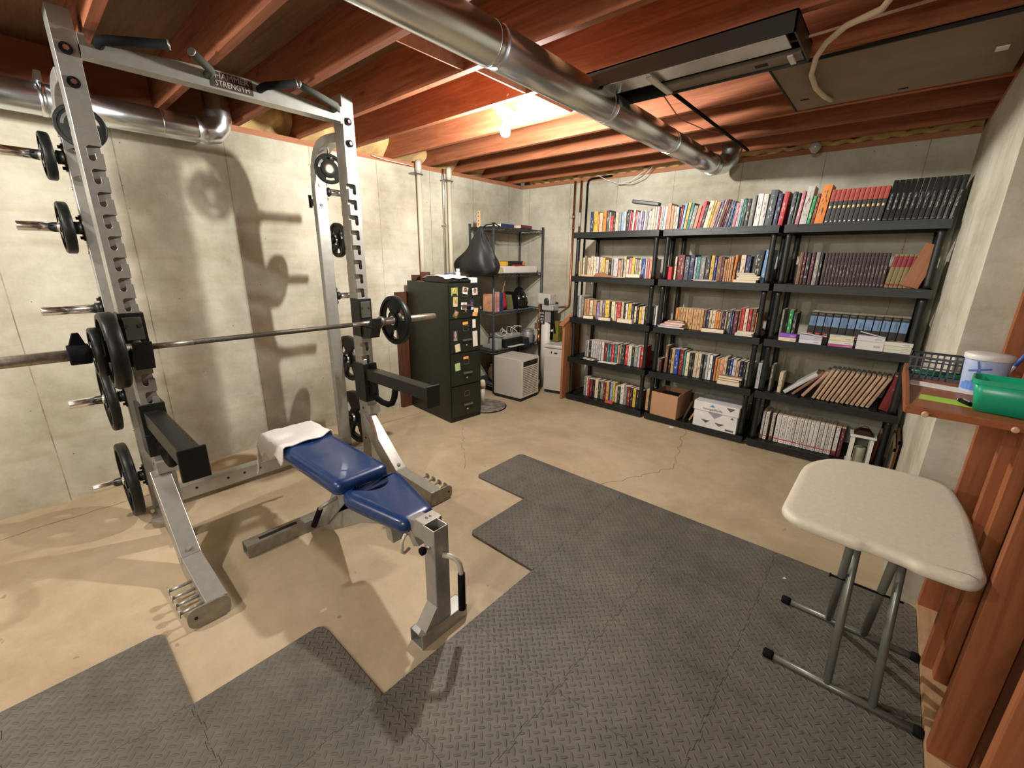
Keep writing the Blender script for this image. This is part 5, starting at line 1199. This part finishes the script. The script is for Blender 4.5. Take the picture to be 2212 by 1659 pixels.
R('J3',2,5,'-633,21,gr,250,0 -608,25,w,245,0 -562,27,br,240,0 -526,35,w,245,0 -488,39,w,245,0 -447,33,w,245,0 -412,26,w,245,0 -383,22,w,245,0 -359,25,w,245,0 -331,21,w,245,0 -307,21,w,245,0 -284,26,w,245,0 -256,28,w,245,0 -225,29,w,245,0 -193,22,w,245,0 -169,22,w,245,0 -145,21,w,245,0 -120,32,m,240,0 -84,24,m,240,0')

def volumes(n_, x0, x1, h_, lean, rk_, lev, look, m, bands=(), y=4.05, dep=.19, frm=0, w_=None):
    """a matching set: one book with its spine bands, then copies"""
    st = (x1-x0)/n_; w_ = (w_ or st*.965)*math.cos(math.radians(lean)); first = None
    for k in range(n_):
        x = x0+k*st; loc = (x+w_/math.cos(math.radians(lean)), y+.002*math.sin(k*2.1), LV[lev]-.0005)
        lb = '%s, %s from left, %s, %s bookcase' % (look, ORD[k], SN[lev], RN[rk_]); gp = '%s set on the %s of the %s bookcase' % (look.split(' with')[0], SN[lev], RN[rk_])
        if first is None:
            t = thing('encyclopedia_volume', lb, 'book', loc, 0, gp); t.rotation_euler = (0,math.radians(lean),0); c = .0035
            MB().prism([(-w_,c),(-w_+c*.5,c*.35),(-w_*.5,0),(-c*.5,c*.35),(0,c),(0,dep),(-w_,dep)], 'z', 0, h_, capm=1).build('cover', [m, PAGES], t)
            for nm, bm, za, zb, ins in bands:
                MB().prism([(-w_+ins,c+.002),(-w_+ins,c-.0006),(-w_+c*.5+ins*.6,c*.35-.0006),(-w_*.5,-.0008),(-c*.5-ins*.6,c*.35-.0006),(-ins,c-.0006),(-ins,c+.002)], 'z', za*h_, zb*h_).build(nm, bm, t)
            first = t
        else:
            r_ = dup(first, loc, None, lb, gp); r_.rotation_euler = (0,math.radians(lean),0)
GOLD = mat('gold_stamp', (.50,.33,.10), .4, .4); GLINT = mat('silver_stamp', (.55,.53,.48), .35, .3)
REDB = mat('red_leather', (.40,.055,.03), .45); BLK = speck_mat('black_leather', (.014,.014,.012), (.40,.34,.2), 60, 1, 30, .28, .62, .3)
volumes(12, -.479, -.152, .232, 4, 2, 1, 'black leather volume with red upper spine', mat('black_cover', (.014,.014,.010), .35), [('red_band', REDB, .66, 1.0, 0), ('gold_title', GOLD, .46, .53, .008), ('volume_number', GLINT, .06, .09, .011)])
volumes(12, -.148, .214, .262, 4, 2, 1, 'tall glossy black volume with faint grey title', mat('gloss_black_cover', (.012,.012,.010), .16), [('spine_title', speck_mat('grey_title', (.02,.02,.018), (.45,.44,.38), 160, 1, 60, .0, 1., .3), .30, .68, .009), ('foot_rule', mat('dim_rule', (.10,.10,.08), .3), .05, .07, .003)], dep=.21, w_=.0275)
volumes(18, -.427, -.052, .236, 0, 2, 2, 'dark brown volume with pink cursive title', mat('dark_brown_cover', (.035,.020,.016), .5), [('spine_title', speck_mat('pink_title', (.035,.02,.016), (.50,.30,.24), 240, 1, 40, .0, 1., .5), .28, .64, .004), ('volume_number', mat('pink_mark', (.32,.20,.17), .5), .05, .09, .007), ('spine_rule', mat('brown_rule', (.07,.05,.045), .5), .86, .88, .0)])
volumes(6, -.050, .100, .226, 5, 2, 2, 'olive tan volume with red upper spine band', mat('olive_tan_cover', (.22,.17,.07), .55), [('red_band', mat('crimson_cloth', (.24,.015,.025), .5), .62, .94, 0), ('foot_band', mat('crimson_cloth', (0,0,0)), .07, .12, 0)])
o = solo(MB().box(-.095,.0,0,.018,0,.285), 'wooden_board', LECT, 'brown wooden board leaning at the right end of the second shelf', 'board', (.128,4.018,LV[2]-.0015), 0, bev=.002); o.rotation_euler = (0,math.radians(15),0)
volumes(12, -.446, .135, .238, 1.5, 2, 3, 'black volume with pale blue spine panel', mat('black_cover', (0,0,0)), [('blue_panel', speck_mat('blue_panel', (.13,.22,.36), (.05,.09,.18), 90, 1, 8, .1, .9, .4), .56, .87, .002), ('red_and_white_mark', GLINT, .22, .27, .013), ('red_mark', mat('small_red_mark', (.5,.06,.03), .5), .29, .33, .014), ('title_dots', mat('dim_rule', (.10,.10,.08), .3), .93, .96, .012)], dep=.2)
volumes(12, -.325, .045, .262, 20, 2, 4, 'leaning beige and pink volume with small dark square', speck_mat('beige_pink_cover', (.44,.29,.18), (.26,.14,.08), 90, 1, 16, .1, .9, .6), [('dark_square', mat('small_dark_mark', (.06,.03,.02), .5), .075, .105, .0105)], dep=.2, w_=.0225)
for (x, w_, h_, m, ln, lb) in ((-.533,.028,.275,mat('pale_grey_hardback',(.50,.50,.47),.5),46,'pale grey book leaning steeply at the left of the fourth shelf, right bookcase'),(-.468,.020,.255,mat('brown_hardback',(.20,.10,.06),.5),40,'thin brown book leaning steeply beside the pale grey one'),(-.398,.022,.262,mat('rosy_hardback',(.42,.24,.17),.6),31,'rosy brown book leaning at the start of the beige volumes'),(.092,.055,.262,speck_mat('deep_red_leather',(.13,.012,.010),(.3,.16,.08),50,1,50,.6,.85,.4),10,'very thick deep red book right of the beige volumes')):
    tag(upright(x, w_, h_, m, ln, LV[4], dep=.2), lb, 'book')
# pattern on the white comic volumes' spines
def comic(x, w_, h_): pass
for o in [o for o in bpy.data.objects if o.get('group') == 'books on the bottom shelf of the right bookcase' and 'white' in o['label'].split('between')[0]]:
    wv = o.dimensions.x; hv = .245
    me = MB().box(-wv+.004,-.004,-.0012,.002,hv*.17,hv*.97).build('spine_lettering', speck_mat('comic_lettering', (.52,.50,.46), (.03,.03,.04), 130, 1, 75, .0, 1., .5), o)
    MB().box(-wv+.002,-.002,-.0012,.002,hv*.11,hv*.145).build('red_band', mat('band_red', (.45,.02,.03), .5), o)
    MB().box(-wv*.5-.003,-wv*.5+.003,-.0012,.002,hv*.045,hv*.07).build('number_mark', DARKREC, o)
# things lying on the shelf fronts
def pile(rk_, lev, x, specs, y=4.005, rz=0, what='book'):
    z = LV[lev]-.0015
    for k, (w_, d_, h_, col, lb, dx) in enumerate(specs):
        m = mat('flat_%s' % '_'.join('%d' % int(c*100) for c in col), col, .55)
        flatbook('book' if what == 'book' else what, w_, d_, h_, m, lb, 'book' if what == 'book' else 'box', (x+dx, y+d_/2, z+.0008), rz+random.uniform(-.06,.06)); z += h_+.0008
pile(0,2,-2.02,[(.16,.11,.006,(.6,.5,.42),'white leaflet lying in front of the books, second shelf, left bookcase',-.07),(.13,.045,.032,(.62,.52,.30),'cream paperback lying at the right front of second shelf, left bookcase',.10)],3.99)
pile(0,3,-2.40,[(.115,.045,.036,(.05,.025,.03),'thick black book lying flat, left front of third shelf, left bookcase',0)],3.985,.12)
pile(0,3,-2.205,[(.135,.045,.034,(.07,.035,.04),'dark book lying flat, centre front of third shelf, left bookcase',0)],3.985,.05)
pile(0,3,-1.97,[(.175,.045,.036,(.60,.56,.48),'cream paperback lying flat, right front of third shelf, left bookcase',0)],3.980,-.08)
pile(0,4,-2.36,[(.15,.05,.010,(.45,.45,.44),'grey booklet lying at the left front of the fourth shelf, left bookcase',0),(.15,.05,.012,(.03,.03,.03),'black booklet lying on the grey booklet, left bookcase',.01)],3.985,-.1)
solo(MB().box(-.10,.10,-.035,.035,0,.003), 'paper_sheet', PAPER, 'white sheet lying on the fourth shelf of the left bookcase', 'paper', (-2.14,4.012,LV[4]-.0015), .1)
solo(MB().box(-.045,.045,-.02,.02,0,.022), 'small_red_box', mat('red_spine_box', (.45,.07,.05), .5), 'small red-edged pocket book alone on the bottom shelf, left bookcase', 'book', (-2.075,4.0,LV[5]-.0015), .05, bev=.001)
pile(1,3,-1.52,[(.24,.05,.010,(.62,.60,.58),'white magazine at the bottom of the magazine pile, middle bookcase',.02),(.22,.05,.007,(.12,.20,.40),'blue magazine second from the bottom of the magazine pile',0),(.21,.05,.010,(.55,.50,.45),'pale magazine third from the bottom of the magazine pile',.02),(.20,.05,.009,(.45,.05,.08),'red magazine in the middle of the magazine pile',.03),(.19,.05,.012,(.60,.55,.5),'white booklet above the red magazine in the pile',.05),(.16,.05,.008,(.50,.06,.10),'pinkish red magazine near the top of the pile',.05),(.15,.05,.012,(.05,.05,.06),'black booklet on top of the magazine pile, middle bookcase',.06)],3.985,.04)
pile(1,3,-1.13,[(.19,.05,.036,(.05,.035,.03),'dark hardback lying flat on the third shelf, middle bookcase',0)],3.985,.05)
pile(1,3,-.875,[(.14,.05,.014,(.62,.60,.55),'white booklet at the bottom of the small right-hand pile, third shelf',0),(.13,.05,.010,(.50,.47,.44),'pale booklet on the small right-hand pile, third shelf',.0),(.13,.05,.012,(.64,.62,.58),'white booklet on top of the small right-hand pile, third shelf',.01)],3.985,-.04)
pile(1,2,-1.25,[(.20,.05,.006,(.55,.45,.38),'thin leaflet lying in front of the books, second shelf, middle bookcase',0),(.17,.05,.006,(.45,.30,.24),'second thin leaflet on the first, second shelf, middle bookcase',-.03)],3.985,.03)
pile(1,2,-.925,[(.175,.05,.022,(.60,.52,.34),'cream book at the bottom of the pile, second shelf, middle bookcase',-.01),(.17,.05,.016,(.62,.56,.42),'second book from the bottom of the cream pile, middle bookcase',.01),(.165,.05,.012,(.64,.60,.5),'third book from the bottom of the cream pile, middle bookcase',.02),(.15,.05,.014,(.45,.34,.26),'brownish book near the top of the cream pile, middle bookcase',.0),(.14,.05,.010,(.55,.38,.3),'pinkish booklet on top of the cream pile, middle bookcase',-.01)],3.985,.03)
pile(1,4,-.935,[(.185,.05,.036,(.60,.50,.38),'thick cream-paged book at the bottom of the pile on the fourth shelf',0),(.17,.05,.020,(.16,.08,.05),'brown book in the middle of the pile on the fourth shelf',.0),(.19,.05,.022,(.28,.17,.09),'tan covered book on top of the pile on the fourth shelf',.01)],3.985,.05)
solo(MB().box(-.042,.042,-.02,.02,0,.115), 'red_box', mat('bright_red_box', (.55,.02,.03), .4), 'bright red box at the left end of the second shelf, middle bookcase', 'box', (-1.612,4.06,LV[2]-.0015), 0, bev=.002)
solo(MB().prism([(-.13,0),(-.10,.035),(-.03,.048),(.03,.022),(.13,.012),(.13,0)], 'y', -.018,.018), 'wooden_carving', mat('carved_brown', (.30,.12,.05), .5), 'carved brown wooden piece lying on the second shelf, left bookcase', 'ornament', (-2.24,4.005,LV[2]-.0015), .05, bev=.004)
solo(MB().box(-.09,.09,-.02,.02,0,.018), 'wooden_strip', mat('pale_slat', (0,0,0)), 'pale wooden block lying left of the carved piece, left bookcase', 'wood block', (-2.43,4.01,LV[2]-.0015), 0, bev=.002)
for k, x in enumerate((-2.575,-2.555)):
    o = solo(MB().box(-.009,.009,-.012,.012,0,.17-.02*k), 'paint_brush', mat('pale_slat', (0,0,0)), '%s of two pale sticks leaning at the left end of the second shelf' % ('left','right')[k], 'stick', (x,4.03,LV[2]-.0005)); o.rotation_euler = (0,math.radians(-5),0)
o = solo(MB().box(-.13,.13,-.04,.04,0,.034,bev=.008), 'black_case', mat('black_enamel', (0,0,0)), 'flat black case lying across the books on top of the left bookcase', 'case', (-1.91,4.10,2.062), 0); o.rotation_euler = (0,math.radians(9),.1)
solo(MB().box(-.14,.14,-.03,.03,0,.003), 'magazine', PAPER, 'white magazine lying at the front of the top shelf, left bookcase', 'magazine', (-2.27,4.01,LV[1]-.0015), .03)
for k, (x, w_, d_, h_, m, lb) in enumerate(((-1.712,.05,.2,.175,'c','cream book block between the left and middle bookcases, fourth shelf'),)):
    pass
# cartons on the bottom shelf of the middle bookcase
t = thing('cardboard_box', 'open brown cardboard box on the bottom shelf of the middle bookcase', 'box', (-1.475,4.00,LV[5]-.0015), math.radians(-3))
b = MB().box(-.135,.135,-.02,-.016,0,.235).box(-.135,.135,.30,.304,0,.235).box(-.135,-.131,-.02,.304,0,.235).box(.131,.135,-.02,.304,0,.235).box(-.135,.135,-.02,.304,0,.003); b.build('carton', CARD, t)
MB().box(-.133,.133,-.022,-.018,.205,.24).build('front_flap', CARD, t); MB().box(.135,.139,-.01,.30,.19,.26,rot=('Y',.35),pivot=(.135,0,.235)).build('side_flap', CARD, t)
solo(MB().box(-.11,.11,0,.24,0,.19,bev=.01), 'dark_bundle', mat('dark_cloth', (0,0,0)), 'dark objects filling the cardboard box', 'contents', (-1.475,4.02,.0735), math.radians(-3))
PB = mat('paper_carton_white', (.66,.65,.62), .7)
t = thing('paper_carton', 'white printer paper carton with lid and dark triangles', 'box', (-.995,4.000,LV[5]-.0015), math.radians(-1))
MB().box(-.188,.188,-.02,.27,0,.165).build('carton', PB, t, bev=.002); ld = MB().box(-.195,.195,-.028,.278,.160,.245).build('lid', PB, t, bev=.002)
DK = mat('print_grey', (.10,.10,.11), .6); LG_ = mat('print_lilac', (.28,.27,.36), .6); BLU = mat('print_blue', (.08,.25,.45), .6)
c0 = t.children[0]
def tri(parent, cx_, cz_, w_, h_, m, up_=False, y=-.0212, nm='printed_triangle'):
    s2 = -1 if up_ else 1
    MB().prism([(cx_-w_/2,cz_+s2*h_/2),(cx_+w_/2,cz_+s2*h_/2),(cx_,cz_-s2*h_/2)], 'y', y, y+.001).build(nm, m, parent)
tri(c0,.0,.128,.13,.055,LG_); tri(c0,-.075,.060,.085,.030,DK); tri(c0,.045,.052,.085,.030,DK); tri(ld,.125,.215,.075,.035,DK,False,-.0292); tri(ld,-.03,.222,.045,.025,BLU,True,-.0292)
MB().box(.10,.17,-.0212,-.0205,.012,.030).build('stock_mark', DK, c0); tri(c0,.145,.140,.03,.02,DK,True)
text_obj('carton_lettering', 'Georgia-Pacific', .030, DK, ld, frame((-.025,-.0292,.185),(1,0,0),(0,0,1)), .0004, sx=.95)
for k, (x, c, ang) in enumerate(((-1.29,(.05,.035,.02),18),(-1.235,(.42,.26,.08),24))):
    o = solo(MB().box(-.015,.0,0,.2,0,.20), 'leaning_book', mat('lean_%d'%k, c, .6), ('dark book leaning between the cardboard box and paper carton','tan-edged book leaning against the dark one beside the paper carton')[k], 'book', (x,4.06,LV[5]-.0005)); o.rotation_euler = (0,math.radians(ang),0)
# software boxes and paperbacks in five piles on the right bookcase
PI = [(-.555,[(.118,.028,(.62,.50,.36),'cream box under the purple one, leftmost pile'),(.115,.030,(.22,.07,.42),'purple box on top of the leftmost pile')]),
      (-.403,[(.145,.030,(.58,.58,.60),'white box at the bottom of the second pile from left'),(.145,.034,(.45,.43,.52),'lilac-edged white box on top of the second pile from left')]),
      (-.213,[(.150,.018,(.40,.05,.22),'magenta box at the bottom of the third pile'),(.150,.026,(.62,.60,.54),'white and green box in the third pile'),(.145,.030,(.62,.56,.36),'yellow box near the top of the third pile'),(.150,.006,(.62,.62,.60),'loose white lid on top of the third pile')]),
      (-.045,[(.155,.062,(.60,.57,.54),'large white box at the bottom of the fourth pile'),(.155,.038,(.56,.55,.58),'white box on top of the large one, fourth pile')]),
      (.106,[(.150,.022,(.58,.57,.52),'white box at the bottom of the rightmost pile'),(.150,.024,(.56,.56,.40),'cream box in the middle of the rightmost pile'),(.155,.026,(.60,.59,.50),'cream-white box on top of the rightmost pile')])]
for x, pl in PI:
    z = LV[3]-.0013
    for (w_, h_, c, lb) in pl:
        t = thing('software_box', lb+', right bookcase', 'box', (x,3.99,z+.0008), random.uniform(-.05,.05), 'boxes piled on the right bookcase')
        MB().box(-w_/2,w_/2,-.012,.045,0,h_).build('carton', mat('box_%s' % '_'.join('%d'%int(v*100) for v in c), c, .5), t, bev=.001)
        if h_ > .015: MB().box(w_*.15,w_*.38,-.0128,-.0118,h_*.35,h_*.6).build('printed_mark', mat('box_print', (.35,.35,.38), .5), t)
        z += h_+.0012
for k, (x, a) in enumerate(((-.045,12),(-.403,8))):
    o = solo(MB().box(-.07,.07,-.02,.03,0,.003), 'open_flap', PAPER, 'raised white lid flap on the %s pile of boxes' % ('fourth','second')[k], 'lid', (x,3.985,LV[3]+(.112,.070)[k])); o.rotation_euler = (0,math.radians(a),0)
# lantern
t = thing('candle_lantern', 'small white wooden lantern holding a candle, bottom shelf of right bookcase', 'lantern', (.052,3.985,LV[5]-.0015), math.radians(4))
b = MB()
for sx in (-1,1):
    for sy in (-1,1): b.box(sx*.056-.011,sx*.056+.011,sy*.045+.045-.008,sy*.045+.045+.008,.014,.225)
fr_ = b.build('corner_post', WHITE, t); MB().box(-.075,.075,-.012,.102,0,.016).build('base', WHITE, t, bev=.002); MB().box(-.078,.078,-.018,.108,.222,.238).build('top', WHITE, t, bev=.002)
MB().prism([(-.060,.238),(.060,.238),(.030,.275),(-.030,.275)], 'y', .0,.09).build('roof', mat('dark_bronze', (.05,.02,.015), .35, .5), t, bev=.002); MB().tube([(-.02,.045,.272),(-.02,.045,.295),(0,.045,.302),(.02,.045,.295),(.02,.045,.272)], .003, 8).build('handle_ring', mat('dark_bronze', (0,0,0)), t)
MB().box(-.0665,-.060,-.004,-.001,.18,.20).box(-.0665,-.060,-.004,-.001,.04,.06).box(.050,.066,-.004,-.001,.10,.12).build('hinge', mat('dark_bronze', (0,0,0)), fr_)
tag(MB().lathe([(.034,0),(.036,.003),(.036,.11),(.030,.118),(.012,.112)], n=24).build('pillar_candle', mat('sage_wax', (.32,.32,.22), .5)), 'sage green pillar candle inside the white lantern', 'candle').location = (.050,4.028,LV[5]+.016)
# frames and dark books at the right end
for k, (x, w_, h_, c, ln, lb) in enumerate(((.128,.016,.24,(.14,.02,.02),3,'dark red book right of the lantern, bottom shelf'),(.150,.018,.24,(.10,.015,.015),4,'second dark red book right of the lantern'),)):
    tag(upright(x, w_, h_, mat('dr%d'%k, c, .5), ln, LV[5], y=4.12), lb, 'book')
FR = mat('tan_frame', (.22,.15,.08), .5)
for k, (y, h_, a) in enumerate(((3.96,.36,9),(3.945,.42,6))):
    t = thing('framed_picture', ('tan picture frame leaning between the right bookcase and the wall','taller dark picture frame leaning beside the tan one')[k], 'picture frame', (.214+.012*k,y-.30,.001), 0); t.rotation_euler = (0,math.radians(0),0)
    b = MB().box(0,.010,0,.45,0,.02).box(0,.010,0,.45,h_-.02,h_).box(0,.010,0,.02,0,h_).box(0,.010,.43,.45,0,h_); b.build('frame', (FR, DARKW)[k], t); MB().box(.004,.008,.02,.43,.02,h_-.02).build('picture', mat('dim_picture', (.08,.075,.05), .3), t)
solo(MB().box(-.02,.02,-.02,.02,0,.004), 'paper_scrap', PAPER, 'small cream paper label on the floor under the middle bookcase', 'paper', (-1.36,3.94,.0003), .3)
solo(MB().prism([(-.008,-.006),(.010,-.004),(.002,.009)], 'z', 0, .0012), 'paper_scrap', PAPER, 'tiny white scrap lying on the mat near the folding table', 'paper', (-.13,2.27,.0129), .3)
